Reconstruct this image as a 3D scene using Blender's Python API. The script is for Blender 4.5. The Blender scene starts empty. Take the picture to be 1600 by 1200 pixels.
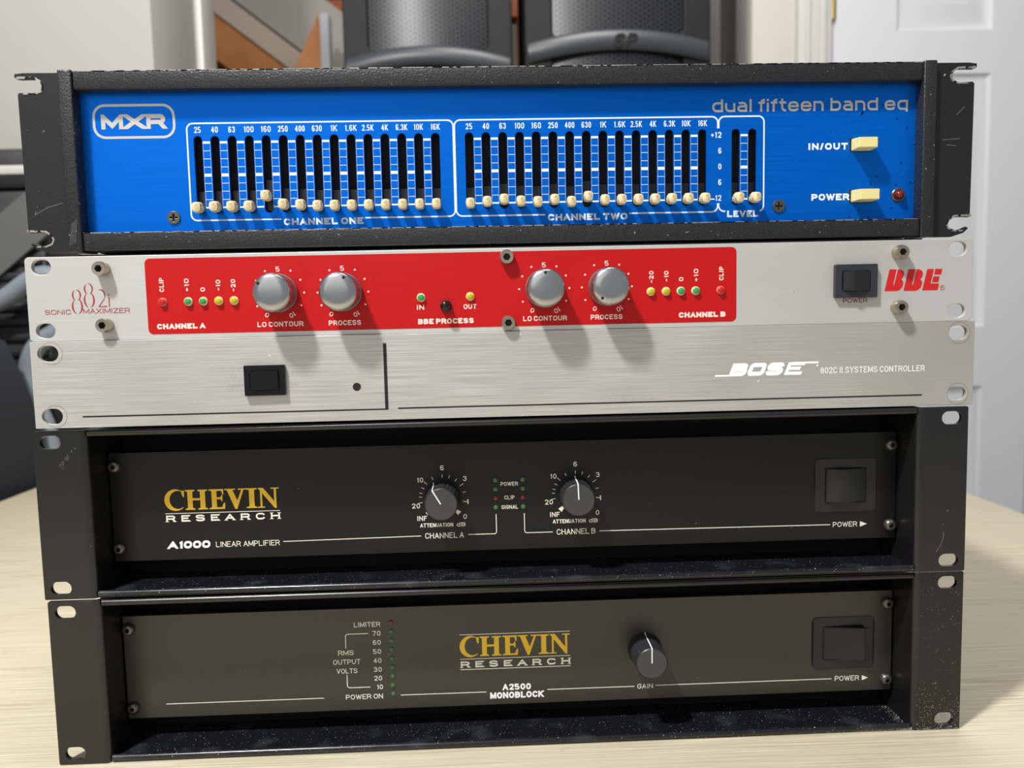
import bpy, bmesh, math, random
from mathutils import Vector, Matrix
from mathutils.geometry import tessellate_polygon, delaunay_2d_cdt
random.seed(7)
C = bpy.context.scene.collection
SC = bpy.context.scene
K = 0.001                      # local coordinates below are millimetres
PI = math.pi

# ------------------------------------------------------------------ camera, world, lights, exposure
cam = bpy.data.cameras.new('camera'); camo = bpy.data.objects.new('camera', cam); C.objects.link(camo)
cam.sensor_width = 36; cam.lens = 28.13; cam.clip_start = 0.02; cam.clip_end = 30
def cam_matrix(loc, a, b, c):
    ca, sa = math.cos(a), math.sin(a)
    f = Vector((math.sin(b)*ca, math.cos(b)*ca, -sa))
    r0 = Vector((math.cos(b), -math.sin(b), 0)); u0 = r0.cross(f)
    r = math.cos(c)*r0 + math.sin(c)*u0; u = -math.sin(c)*r0 + math.cos(c)*u0
    m = Matrix((r, u, -f)).transposed().to_4x4(); m.translation = loc
    return m
camo.matrix_world = cam_matrix(Vector((-.0108, -.41024, .23145)), .08814, .02924, -.02215)
cam.dof.use_dof = True; cam.dof.focus_distance = .415; cam.dof.aperture_fstop = 11
SC.camera = camo

w = bpy.data.worlds.new('world'); SC.world = w; w.use_nodes = True
bg = w.node_tree.nodes['Background']; bg.inputs[0].default_value = (.93, .96, 1, 1); bg.inputs[1].default_value = .35

def area(name, loc, target, size, power, color=(1, 1, 1), sy=None):
    l = bpy.data.lights.new(name, 'AREA'); l.size = size; l.energy = power; l.color = color
    if sy: l.shape = 'RECTANGLE'; l.size_y = sy
    o = bpy.data.objects.new(name, l); C.objects.link(o); o.location = loc
    o.rotation_euler = (Vector(target)-Vector(loc)).to_track_quat('-Z', 'Y').to_euler()
    return o
area('ceiling_lamp_light', (-.55, -.56, 1.50), (0, 0, .2), .11, 40, (1, .985, .96))
area('front_fill_light', (-.7, -1.8, 1.1), (0, 0, .15), 1.5, 5.5, (1, .98, .95))  # added frontal fill to brighten the recessed plates, not a real window
area('room_lamp_light', (.2, .35, 1.85), (.1, 1.3, .6), .5, 22, (1, .97, .93))
SC.view_settings.view_transform = 'Standard'; SC.view_settings.look = 'None'
SC.view_settings.gamma = 1; SC.view_settings.use_curve_mapping = False
SC.view_settings.exposure = 0.0

# ------------------------------------------------------------------ materials
def lin(h):
    h = h.lstrip('#'); v = [int(h[i:i+2], 16)/255 for i in (0, 2, 4)]
    return tuple((c/12.92 if c <= .04045 else ((c+.055)/1.055)**2.4) for c in v) + (1,)
def mat(name, col, rough=.5, metal=0, spec=.5, **k):
    m = bpy.data.materials.new(name); m.use_nodes = True; nt = m.node_tree; N = nt.nodes; L = nt.links
    b = N['Principled BSDF']
    c = lin(col) if isinstance(col, str) else tuple(col)+(1,)
    b.inputs['Base Color'].default_value = c; b.inputs['Roughness'].default_value = rough
    b.inputs['Metallic'].default_value = metal; b.inputs['Specular IOR Level'].default_value = spec
    tc = N.new('ShaderNodeTexCoord')
    def noise(scale, detail=2, rot=0, s=1.0):
        mp = N.new('ShaderNodeMapping'); mp.inputs['Scale'].default_value = scale; mp.inputs['Rotation'].default_value = (0, 0, rot)
        L.new(tc.outputs['Object'], mp.inputs[0]); n = N.new('ShaderNodeTexNoise'); n.inputs['Scale'].default_value = s
        n.inputs['Detail'].default_value = detail; L.new(mp.outputs[0], n.inputs['Vector']); return n.outputs[0]
    def ramp(src, a, b2, c1=(0, 0, 0, 1), c2=(1, 1, 1, 1)):
        r = N.new('ShaderNodeValToRGB'); r.color_ramp.elements[0].position = a; r.color_ramp.elements[1].position = b2
        r.color_ramp.elements[0].color = c1; r.color_ramp.elements[1].color = c2; L.new(src, r.inputs[0]); return r.outputs[0]
    def mix(fac, a, b2):
        x = N.new('ShaderNodeMix'); x.data_type = 'RGBA'; L.new(fac, x.inputs[0])
        for s, v in ((x.inputs[6], a), (x.inputs[7], b2)):
            if hasattr(v, 'links'): L.new(v, s)
            else: s.default_value = v
        return x.outputs[2]
    cur = c
    if 'brush' in k:               # horizontal brushed grain: contrast, frequency
        amt, fz = k['brush']; n = noise((25, 25, fz), 3)
        n2 = noise((6, 6, fz*.35), 2)
        ma = N.new('ShaderNodeMath'); ma.operation = 'ADD'; L.new(n, ma.inputs[0]); L.new(n2, ma.inputs[1])
        lo = tuple(x*(1-amt) for x in c[:3])+(1,); hi = tuple(min(1, x*(1+amt)) for x in c[:3])+(1,)
        cur = ramp(ma.outputs[0], .3, 1.0, lo, hi) if False else mix(ramp(n, .3, .7), lo, hi)
        bp = N.new('ShaderNodeBump'); bp.inputs['Strength'].default_value = k.get('bs', .12); bp.inputs['Distance'].default_value = .0002
        L.new(n2, bp.inputs['Height']); L.new(bp.outputs[0], b.inputs['Normal'])
        rr = N.new('ShaderNodeMapRange'); L.new(n, rr.inputs[0]); rr.inputs[3].default_value = rough-.07; rr.inputs[4].default_value = rough+.1
        L.new(rr.outputs[0], b.inputs['Roughness'])
        b.inputs['Anisotropic'].default_value = k.get('aniso', 0)
    if 'patch' in k:               # large soft tint variation
        sc, c2, lo, hi = k['patch']; cur = mix(ramp(noise((sc,)*3, 3), lo, hi), cur, lin(c2))
    for (sc, c2, thr, wdt) in k.get('specks', []):
        cur = mix(ramp(noise((sc,)*3 if not isinstance(sc, tuple) else sc, 2), thr, thr+wdt), cur, lin(c2))
    if 'specks_right' in k:        # paint drops, mostly on the right end of the panel
        sc, c2, thr = k['specks_right']; n = noise(sc, 1)
        sx = N.new('ShaderNodeSeparateXYZ'); L.new(tc.outputs['Object'], sx.inputs[0])
        mr = N.new('ShaderNodeMapRange'); L.new(sx.outputs[0], mr.inputs[0]); mr.inputs[1].default_value = .14; mr.inputs[2].default_value = .19
        mr.inputs[3].default_value = .12; mr.inputs[4].default_value = 0
        su = N.new('ShaderNodeMath'); su.operation = 'SUBTRACT'; L.new(n, su.inputs[0]); L.new(mr.outputs[0], su.inputs[1])
        cur = mix(ramp(su.outputs[0], thr, thr+.015), cur, lin(c2))
    if cur is not c: L.new(cur, b.inputs['Base Color'])
    if 'bump' in k:
        sc, st, dist = k['bump']; n = noise(sc if isinstance(sc, tuple) else (sc,)*3, 3)
        bp = N.new('ShaderNodeBump'); bp.inputs['Strength'].default_value = st; bp.inputs['Distance'].default_value = dist
        L.new(n, bp.inputs['Height']); L.new(bp.outputs[0], b.inputs['Normal'])
    if 'coat' in k: b.inputs['Coat Weight'].default_value = k['coat']; b.inputs['Coat Roughness'].default_value = .12
    if 'trans' in k: b.inputs['Transmission Weight'].default_value = k['trans']
    return m
M = {}
M['crinkle'] = mat('crinkle_black', '#222325', .40, 0, .5, bump=(900, .55, .0005), specks=[(1500, '#0c0c0d', .58, .05), (520, '#8b8c8e', .72, .02)])
M['ear_black'] = mat('worn_black', '#191a1b', .42, 0, .45, bump=(1300, .3, .0003), specks=[(1300, '#101011', .56, .06), (420, '#97999b', .745, .015)])
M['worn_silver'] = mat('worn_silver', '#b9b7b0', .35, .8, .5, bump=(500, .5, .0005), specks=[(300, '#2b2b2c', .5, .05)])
M['blue'] = mat('anodised_blue', (.0, .145, .70), .36, .6, .18, brush=(.10, 2600), bs=.10,
                specks=[(330, '#6fa0c8', .80, .01)], specks_right=((420, 420, 300), '#0a1020', .70))
M['blueprint'] = mat('silver_print', '#c9c6c0', .4, .3)
M['whiteprint'] = mat('white_print', '#dfe9f2', .5)
M['cream'] = mat('cream_plastic', '#d9c9a0', .45, specks=[(500, '#b59b6c', .6, .1)])
M['cream2'] = mat('ivory_button', '#e3d794', .4)
M['void'] = mat('dark_interior', '#050506', .8)
M['chassis'] = mat('black_chassis', '#101012', .45)
M['alu'] = mat('brushed_aluminium', '#c8c8c5', .44, .35, .5, brush=(.07, 5000), bs=.08, patch=(9, '#bfbdb8', .45, .75), specks=[(260, '#8f8c84', .78, .01)])
M['alu2'] = mat('coarse_brushed_aluminium', '#c6c3bf', .38, .42, .5, brush=(.24, 3000), bs=.22, patch=(7, '#b4afa8', .4, .7), specks=[(300, '#efeeea', .755, .01)])
M['alu_edge'] = mat('cut_aluminium_edge', '#b8b4a8', .3, .8)
M['red'] = mat('red_print', '#b80d10', .45, .0, .25, brush=(.05, 5000), bs=.05, coat=.08)
M['redink'] = mat('red_ink', '#c8161c', .5)
M['darkred'] = mat('dark_red_ink', '#a02a33', .5)
M['maroon'] = mat('maroon_ink', '#71302f', .5)
M['pinkwhite'] = mat('off_white_ink', '#f1d9d0', .5)
M['knob_alu'] = mat('satin_aluminium', '#b4b5b6', .24, .97)
M['knob_dark'] = mat('chrome_collar', '#8a8a8c', .18, .95)
M['socket'] = mat('socket_shade', '#2b2823', .4, .5)
M['screw'] = mat('steel_screw', '#b3aa98', .28, .9)
M['screw_blk'] = mat('black_screw', '#3a3937', .35, .6)
M['screw_grey'] = mat('dark_steel_screw', '#6d6a64', .32, .85)
M['plastic'] = mat('black_plastic', '#1b1c1f', .38, 0, .5)
M['plastic_grey'] = mat('charcoal_plastic', '#2b2e33', .4)
M['gloss_black'] = mat('gloss_black_plastic', '#0b0b0d', .2)
M['blackink'] = mat('black_ink', '#141416', .5)
M['whiteink'] = mat('white_ink', '#f6f7f7', .5)
M['faint'] = mat('faint_grey_ink', '#a8a49f', .5)
M['amp_black'] = mat('satin_black_paint', '#151516', .30, 0, .6, bump=(1200, .08, .0002), specks=[(1000, '#a8a8a6', .79, .01)])
M['amp_dust'] = mat('dusty_black_paint', '#131419', .22, 0, .5, bump=(60, .12, .001), specks=[(45, '#34363a', .55, .25), (1300, '#d0cfc8', .715, .03)])
M['amp_dust2'] = mat('gritty_black_paint', '#141415', .3, 0, .5, specks=[(1300, '#d8d4c8', .70, .02)])
M['plate1'] = mat('black_anodised_plate', '#111112', .33, .0, .35, bump=(1500, .05, .0001), specks=[(260, '#70706c', .79, .01)])
M['plate0'] = mat('black_plate_reflection_tint', '#302e29', .38, .2, .8, bump=(1500, .05, .0001), specks=[(260, '#80807a', .79, .01)])  # black plate too; reflection of the lit table painted in as lighter base colour
M['gold'] = mat('gold_ink', '#f0c22e', .5)
M['ivoryink'] = mat('ivory_ink', '#efeadc', .5)
M['knob_blk'] = mat('black_knob_plastic', '#26272a', .42, 0, .5, specks=[(500, '#a0a0a0', .76, .01)])
M['knob_face'] = mat('knob_face_plastic', '#3a3b3c', .45, specks=[(500, '#b0b0b0', .76, .01)])
M['pointer'] = mat('white_pointer', '#e6ebec', .45)
for n, c in (('led_red', '#b04038'), ('led_green', '#3f9a4c'), ('led_yellow', '#d3cc2c'), ('led_dred', '#6e1014'), ('led_dgreen', '#33683a'), ('led_clear', '#e0d9b0')):
    M[n] = mat(n, c, .12, 0, .6)
M['led_core_red'] = mat('led_core_red', '#c01820', .15); M['led_core_green'] = mat('led_core_green', '#3a9656', .15); M['led_core_yellow'] = mat('led_core_yellow', '#b9b010', .15)
M['led_rim'] = mat('led_rim', '#e4dfae', .15, 0, .6); M['led_rim_red'] = mat('led_rim_red', '#d07060', .15, 0, .6)

# ------------------------------------------------------------------ mesh helpers (all in mm, front faces towards -y)
def link(name, verts, faces, m, parent=None, smooth=None, scale=K):
    me = bpy.data.meshes.new(name); me.from_pydata([(x*scale, y*scale, z*scale) for x, y, z in verts], [], faces)
    me.materials.append(m); me.validate()
    if smooth: shade(me, smooth)
    o = bpy.data.objects.new(name, me); C.objects.link(o); o.parent = parent
    return o
def shade(me, ang=35):
    me.polygons.foreach_set('use_smooth', [True]*len(me.polygons)); me.set_sharp_from_angle(angle=math.radians(ang)); me.update()
def from_bm(name, bm, m, parent=None, smooth=None):
    bmesh.ops.scale(bm, vec=(K, K, K), verts=bm.verts)
    me = bpy.data.meshes.new(name); bm.to_mesh(me); bm.free(); me.materials.append(m)
    if smooth: shade(me, smooth)
    o = bpy.data.objects.new(name, me); C.objects.link(o); o.parent = parent
    return o
def bm_box(bm, x0, x1, y0, y1, z0, z1, bev=0, seg=2):
    r = bmesh.ops.create_cube(bm, size=1); vs = r['verts']
    for v in vs: v.co = Vector(((x0+x1)/2+v.co.x*(x1-x0), (y0+y1)/2+v.co.y*(y1-y0), (z0+z1)/2+v.co.z*(z1-z0)))
    if bev:
        es = list({e for v in vs for e in v.link_edges})
        bmesh.ops.bevel(bm, geom=es, offset=bev, segments=seg, affect='EDGES', profile=.5)
def box(name, x0, x1, y0, y1, z0, z1, m, parent=None, bev=0, seg=2):
    bm = bmesh.new(); bm_box(bm, x0, x1, y0, y1, z0, z1, bev, seg)
    return from_bm(name, bm, m, parent, 40 if bev else None)
def plate(name, outline, holes, y0, y1, m, parent=None, bev=0):
    """flat plate in the xz plane with holes, front at y0, back at y1"""
    cu = bpy.data.curves.new(name, 'CURVE'); cu.dimensions = '2D'; cu.fill_mode = 'BOTH'
    cu.extrude = (y1-y0)/2*K - bev*K; cu.bevel_depth = bev*K; cu.offset = -bev*K if bev else 0; cu.bevel_resolution = 1
    for pts in [outline]+holes:
        s = cu.splines.new('POLY'); s.points.add(len(pts)-1)
        for p, (x, z) in zip(s.points, pts): p.co = (x*K, z*K, 0, 1)
        s.use_cyclic_u = True
    o = bpy.data.objects.new(name, cu); C.objects.link(o)
    bpy.context.view_layer.update()
    me = bpy.data.meshes.new_from_object(o.evaluated_get(bpy.context.evaluated_depsgraph_get()))
    bpy.data.objects.remove(o); bpy.data.curves.remove(cu)
    ym = (y0+y1)/2*K
    for v in me.vertices: x, z, d = v.co; v.co = (x, ym-d, z)
    me.materials.clear(); me.materials.append(m); me.name = name
    bm = bmesh.new(); bm.from_mesh(me); bmesh.ops.remove_doubles(bm, verts=bm.verts, dist=1e-6)
    bmesh.ops.recalc_face_normals(bm, faces=bm.faces); bm.to_mesh(me); bm.free()
    shade(me, 14)
    ob = bpy.data.objects.new(name, me); C.objects.link(ob); ob.parent = parent
    return ob
def rrect(x0, x1, z0, z1, r, n=6):
    pts = []
    for cx, cz, a in ((x1-r, z0+r, -90), (x1-r, z1-r, 0), (x0+r, z1-r, 90), (x0+r, z0+r, 180)):
        for i in range(n+1):
            t = math.radians(a+90*i/n); pts.append((cx+r*math.cos(t), cz+r*math.sin(t)))
    return pts
def obround(cx, cz, w, h, n=8): return rrect(cx-w/2, cx+w/2, cz-h/2, cz+h/2, min(w, h)/2-.01, n)
def circle(cx, cz, r, n=24, ph=0): return [(cx+r*math.cos(2*PI*i/n+ph), cz+r*math.sin(2*PI*i/n+ph)) for i in range(n)]
def lathe(name, cx, cz, prof, m, parent=None, n=32, smooth=35, flute=None):
    """prof: (radius, y) from the panel outwards; flute=(count, depth, i0, i1)"""
    vs, fs = [], []
    for j, (r, y) in enumerate(prof):
        for i in range(n):
            a = 2*PI*i/n; rr = r
            if flute and flute[2] <= j <= flute[3]: rr = r-(flute[1] if i % 3 == 0 else 0)
            vs.append((cx+rr*math.cos(a), y, cz+rr*math.sin(a)))
    for j in range(len(prof)-1):
        for i in range(n):
            a, b = j*n+i, j*n+(i+1) % n; fs.append((a, b, b+n, a+n))
    fs.append(tuple(range((len(prof)-1)*n, len(prof)*n)))
    o = link(name, vs, fs, m, parent)
    bm = bmesh.new(); bm.from_mesh(o.data); bmesh.ops.recalc_face_normals(bm, faces=bm.faces); bm.to_mesh(o.data); bm.free()
    # open back is inside the panel: make sure the front cap faces the viewer
    if o.data.polygons[-1].normal.y > 0: o.data.flip_normals()
    if smooth: shade(o.data, smooth)
    return o

# ---- flat print: thick strokes on a plane y
def round_path(pts, closed, r):
    """pts: (x, z, rounded?)"""
    out = []; n = len(pts)
    for i, (x, z, f) in enumerate(pts):
        if not f or (not closed and i in (0, n-1)): out.append((x, z)); continue
        a = Vector(pts[(i-1) % n][:2]); b = Vector((x, z)); c = Vector(pts[(i+1) % n][:2])
        la, lc = (a-b).length, (c-b).length
        fa = .5 if (pts[(i-1) % n][2] and (closed or i-1 > 0)) else 1
        fc = .5 if (pts[(i+1) % n][2] and (closed or i+1 < n-1)) else 1
        ra, rc = min(r, la*fa), min(r, lc*fc)
        p0 = b+(a-b).normalized()*ra; p2 = b+(c-b).normalized()*rc
        for k in range(6):
            t = k/5; kq = .72                       # rounder than a parabola
            c1 = p0.lerp(b, kq*.78); c2 = p2.lerp(b, kq*.78)
            q = (1-t)**3*p0+3*(1-t)**2*t*c1+3*(1-t)*t*t*c2+t**3*p2
            out.append((q.x, q.y))
    res = []
    for p in out:
        if not res or (Vector(p)-Vector(res[-1])).length > 1e-4: res.append(p)
    if closed and len(res) > 2 and (Vector(res[0])-Vector(res[-1])).length < 1e-4: res.pop()
    return res
def ribbon(V, F, path, closed, wd, y):
    n = len(path)
    if n < 2: return
    base = len(V)
    for i in range(n):
        p = Vector(path[i])
        wi = wd[i] if isinstance(wd, (list, tuple)) else wd
        d0 = (p-Vector(path[i-1])) if (i > 0 or closed) else None
        d1 = (Vector(path[(i+1) % n])-p) if (i < n-1 or closed) else None
        if d0 is None: d0 = d1
        if d1 is None: d1 = d0
        d0 = d0.normalized(); d1 = d1.normalized()
        n0 = Vector((-d0.y, d0.x)); n1 = Vector((-d1.y, d1.x)); nm = n0+n1
        if nm.length < .3: nm = n1
        nm.normalize(); k = 1/max(.55, nm.dot(n0))
        for s in (1, -1):
            q = p+nm*(s*k*wi/2); V.append((q.x, y, q.y))
    for i in range(n if closed else n-1):
        a = base+2*i; b = base+2*((i+1) % n)
        F.append((a, a+1, b+1, b))
def stroke(path, closed, w, lo=None, hi=None):
    """polygons covering a thick line: one quad per segment plus mitred joints; lo/hi = box (xmin, zmin), (xmax, zmax) that free ends reach"""
    out = []; n = len(path); P_ = [Vector(p) for p in path]; h = w/2; tol = h*1.05+1e-5
    segs = [(P_[i], P_[(i+1) % n]) for i in range(n if closed else n-1)]
    def cutz(a, d, z): return a+d*((z-a.y)/d.y)
    for k, (a, b) in enumerate(segs):
        d = (b-a).normalized(); nn = Vector((-d.y, d.x))*h
        A = [a+nn, a-nn]; B = [b+nn, b-nn]
        if lo and not closed:
            for end, lst, p, dd in ((k == 0, A, a, -d), (k == len(segs)-1, B, b, d)):
                if not end: continue
                if abs(dd.y) > .35 and (p.y < lo[1]+tol or p.y > hi[1]-tol):
                    z = lo[1] if p.y < (lo[1]+hi[1])/2 else hi[1]
                    if (z-p.y)*dd.y > 0: lst[0], lst[1] = cutz(lst[0], dd, z), cutz(lst[1], dd, z)
                elif abs(dd.x) > .9 and (p.x < lo[0]+tol or p.x > hi[0]-tol):
                    if (p.x-(lo[0]+hi[0])/2)*dd.x > 0: lst[0] = lst[0]+dd*h; lst[1] = lst[1]+dd*h
        out.append([A[0], A[1], B[1], B[0]])
    m = len(segs)
    for k in range(m if closed else m-1):
        a, b = segs[k]; b2, c = segs[(k+1) % m]
        d0 = (b-a).normalized(); d1 = (c-b2).normalized(); cr = d0.x*d1.y-d0.y*d1.x
        if abs(cr) < 1e-4 and d0.dot(d1) > 0: continue
        s_ = -1 if cr > 0 else 1
        n0 = Vector((-d0.y, d0.x))*h*s_; n1 = Vector((-d1.y, d1.x))*h*s_
        poly = [b, b+n0]
        nm = n0+n1
        if nm.length > 1e-4:
            nm.normalize(); L_ = h/max(.05, nm.dot(n0)/h); tip = b+nm*L_
            if lo and (tip.y > hi[1]+1e-6 or tip.y < lo[1]-1e-6) and abs(d0.y) > .2 and abs(d1.y) > .2:
                z = hi[1] if tip.y > hi[1] else lo[1]
                poly += [cutz(b+n0, d0, z), cutz(b+n1, d1, z)]
            elif L_ < 2.2*h: poly.append(tip)
        poly.append(b+n1); out.append(poly)
    return out
R_ = True
def g(*strokes): return strokes
def P(*pts, closed=False): return (pts, closed)
o_ = lambda x, z: (x, z, True)
s_ = lambda x, z: (x, z, False)
G = {  # width, strokes
 'A': (1.05, P(s_(0, 0), s_(.5, 1), s_(1, 0)), P(s_(.17, .32), s_(.83, .32))),
 'B': (1, P(s_(0, 0), s_(0, 1), o_(.95, 1), o_(.95, .53), s_(0, .53)), P(s_(.7, .53), o_(1, .53), o_(1, 0), s_(0, 0))),
 'C': (1, P(s_(1, .70), o_(1, 1), o_(0, 1), o_(0, 0), o_(1, 0), s_(1, .30))),
 'D': (1, P(s_(0, 0), s_(0, 1), o_(1, 1), o_(1, 0), closed=True)),
 'E': (.9, P(s_(1, 1), s_(0, 1), s_(0, 0), s_(1, 0)), P(s_(0, .52), s_(.9, .52))),
 'F': (.85, P(s_(1, 1), s_(0, 1), s_(0, 0)), P(s_(0, .52), s_(.9, .52))),
 'G': (1.05, P(s_(1, .72), o_(1, 1), o_(0, 1), o_(0, 0), o_(1, 0), s_(1, .48), s_(.55, .48))),
 'H': (1, P(s_(0, 0), s_(0, 1)), P(s_(1, 0), s_(1, 1)), P(s_(0, .52), s_(1, .52))),
 'I': (.12, P(s_(.5, 0), s_(.5, 1))),
 'K': (1, P(s_(0, 0), s_(0, 1)), P(s_(.95, 1), s_(.06, .42)), P(s_(.32, .58), s_(1, 0))),
 'L': (.85, P(s_(0, 1), s_(0, 0), s_(1, 0))),
 'M': (1.2, P(s_(0, 0), s_(0, 1), s_(.5, .12), s_(1, 1), s_(1, 0))),
 'N': (1, P(s_(0, 0), s_(0, 1), s_(1, 0), s_(1, 1))),
 'O': (1.05, P(o_(0, 0), o_(0, 1), o_(1, 1), o_(1, 0), closed=True)),
 'P': (.95, P(s_(0, 0), s_(0, 1), o_(1, 1), o_(1, .42), s_(0, .42))),
 'R': (1, P(s_(0, 0), s_(0, 1), o_(1, 1), o_(1, .45), s_(0, .45)), P(s_(.74, .45), s_(1, 0))),
 'S': (1, P(s_(.97, .74), o_(.97, 1), o_(0, 1), o_(0, .54), o_(1, .50), o_(1, 0), o_(0, 0), s_(0, .26))),
 'T': (.95, P(s_(0, 1), s_(1, 1)), P(s_(.5, 1), s_(.5, 0))),
 'U': (1, P(s_(0, 1), o_(0, 0), o_(1, 0), s_(1, 1))),
 'V': (1.05, P(s_(0, 1), s_(.5, 0), s_(1, 1))),
 'W': (1.45, P(s_(0, 1), s_(.26, 0), s_(.5, .9), s_(.74, 0), s_(1, 1))),
 'X': (1.05, P(s_(0, 0), s_(1, 1)), P(s_(0, 1), s_(1, 0))),
 'Y': (1, P(s_(0, 1), s_(.5, .45), s_(1, 1)), P(s_(.5, .5), s_(.5, 0))),
 'Z': (1, P(s_(0, 1), s_(1, 1), s_(0, 0), s_(1, 0))),
 '0': (.85, P(o_(0, 0), o_(0, 1), o_(1, 1), o_(1, 0), closed=True)),
 '1': (.3, P(s_(0, .76), s_(.85, .98), s_(.85, 0))),
 '2': (.85, P(s_(0, .72), o_(0, 1), o_(1, 1), o_(1, .55), s_(0, 0), s_(1, 0))),
 '3': (.85, P(s_(0, .76), o_(0, 1), o_(.95, 1), o_(.95, .53), s_(.4, .53)), P(s_(.5, .53), o_(1, .53), o_(1, 0), o_(0, 0), s_(0, .24))),
 '4': (.9, P(s_(.72, 0), s_(.72, 1), s_(0, .3), s_(1, .3))),
 '5': (.85, P(s_(.95, 1), s_(0, 1), s_(0, .50), s_(.2, .60), o_(1, .60), o_(1, 0), o_(0, 0), s_(0, .20))),
 '6': (.85, P(s_(.95, .78), o_(.95, 1), o_(0, 1), o_(0, 0), o_(1, 0), o_(1, .58), s_(.05, .56))),
 '7': (.85, P(s_(0, 1), s_(1, 1), s_(.35, 0))),
 '8': (.85, P(o_(.04, .53), o_(.04, 1), o_(.96, 1), o_(.96, .53), closed=True), P(o_(0, 0), o_(0, .53), o_(1, .53), o_(1, 0), closed=True)),
 '.': (.02, P(s_(.5, -.02), s_(.5, .10))),
 '/': (.35, P(s_(0, -.05), s_(1, 1.05))),
 '+': (.6, P(s_(0, .45), s_(1, .45)), P(s_(.5, .15), s_(.5, .75))),
 '-': (.5, P(s_(0, .45), s_(1, .45))),
 'a': (.85, P(s_(.05, .70), o_(.05, .74), o_(.95, .74), s_(.95, 0)), P(s_(.95, .42), o_(0, .42), o_(0, 0), s_(.95, 0))),
 'b': (.9, P(s_(0, 1), s_(0, 0), o_(1, 0), o_(1, .74), s_(0, .74))),
 'd': (.9, P(s_(1, 1), s_(1, 0), o_(0, 0), o_(0, .74), s_(1, .74))),
 'e': (.9, P(s_(0, .38), s_(1, .38), o_(1, .74), o_(0, .74), o_(0, 0), o_(1, 0), s_(.98, .18))),
 'f': (.45, P(s_(1, 1), o_(.4, 1), s_(.4, 0)), P(s_(0, .74), s_(1, .74))),
 'i': (.0, P(s_(.5, 0), s_(.5, .74)), P(s_(.5, .88), s_(.5, 1.02))),
 'l': (.0, P(s_(.5, 0), s_(.5, 1))),
 'n': (.85, P(s_(0, 0), s_(0, .74), o_(1, .74), s_(1, 0))),
 'q': (.9, P(s_(1, -.28), s_(1, .74), o_(0, .74), o_(0, 0), s_(1, 0))),
 't': (.5, P(s_(.4, 1), o_(.4, 0), s_(1, 0)), P(s_(0, .74), s_(1, .74))),
 'u': (.85, P(s_(0, .74), o_(0, 0), s_(1, 0), s_(1, .74))),
}
def word(parent, m, y, t, *a, name='lettering', **k):
    p_ = Print(y); p_.text(t, *a, **k); return p_.done(name, m, parent)
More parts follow.
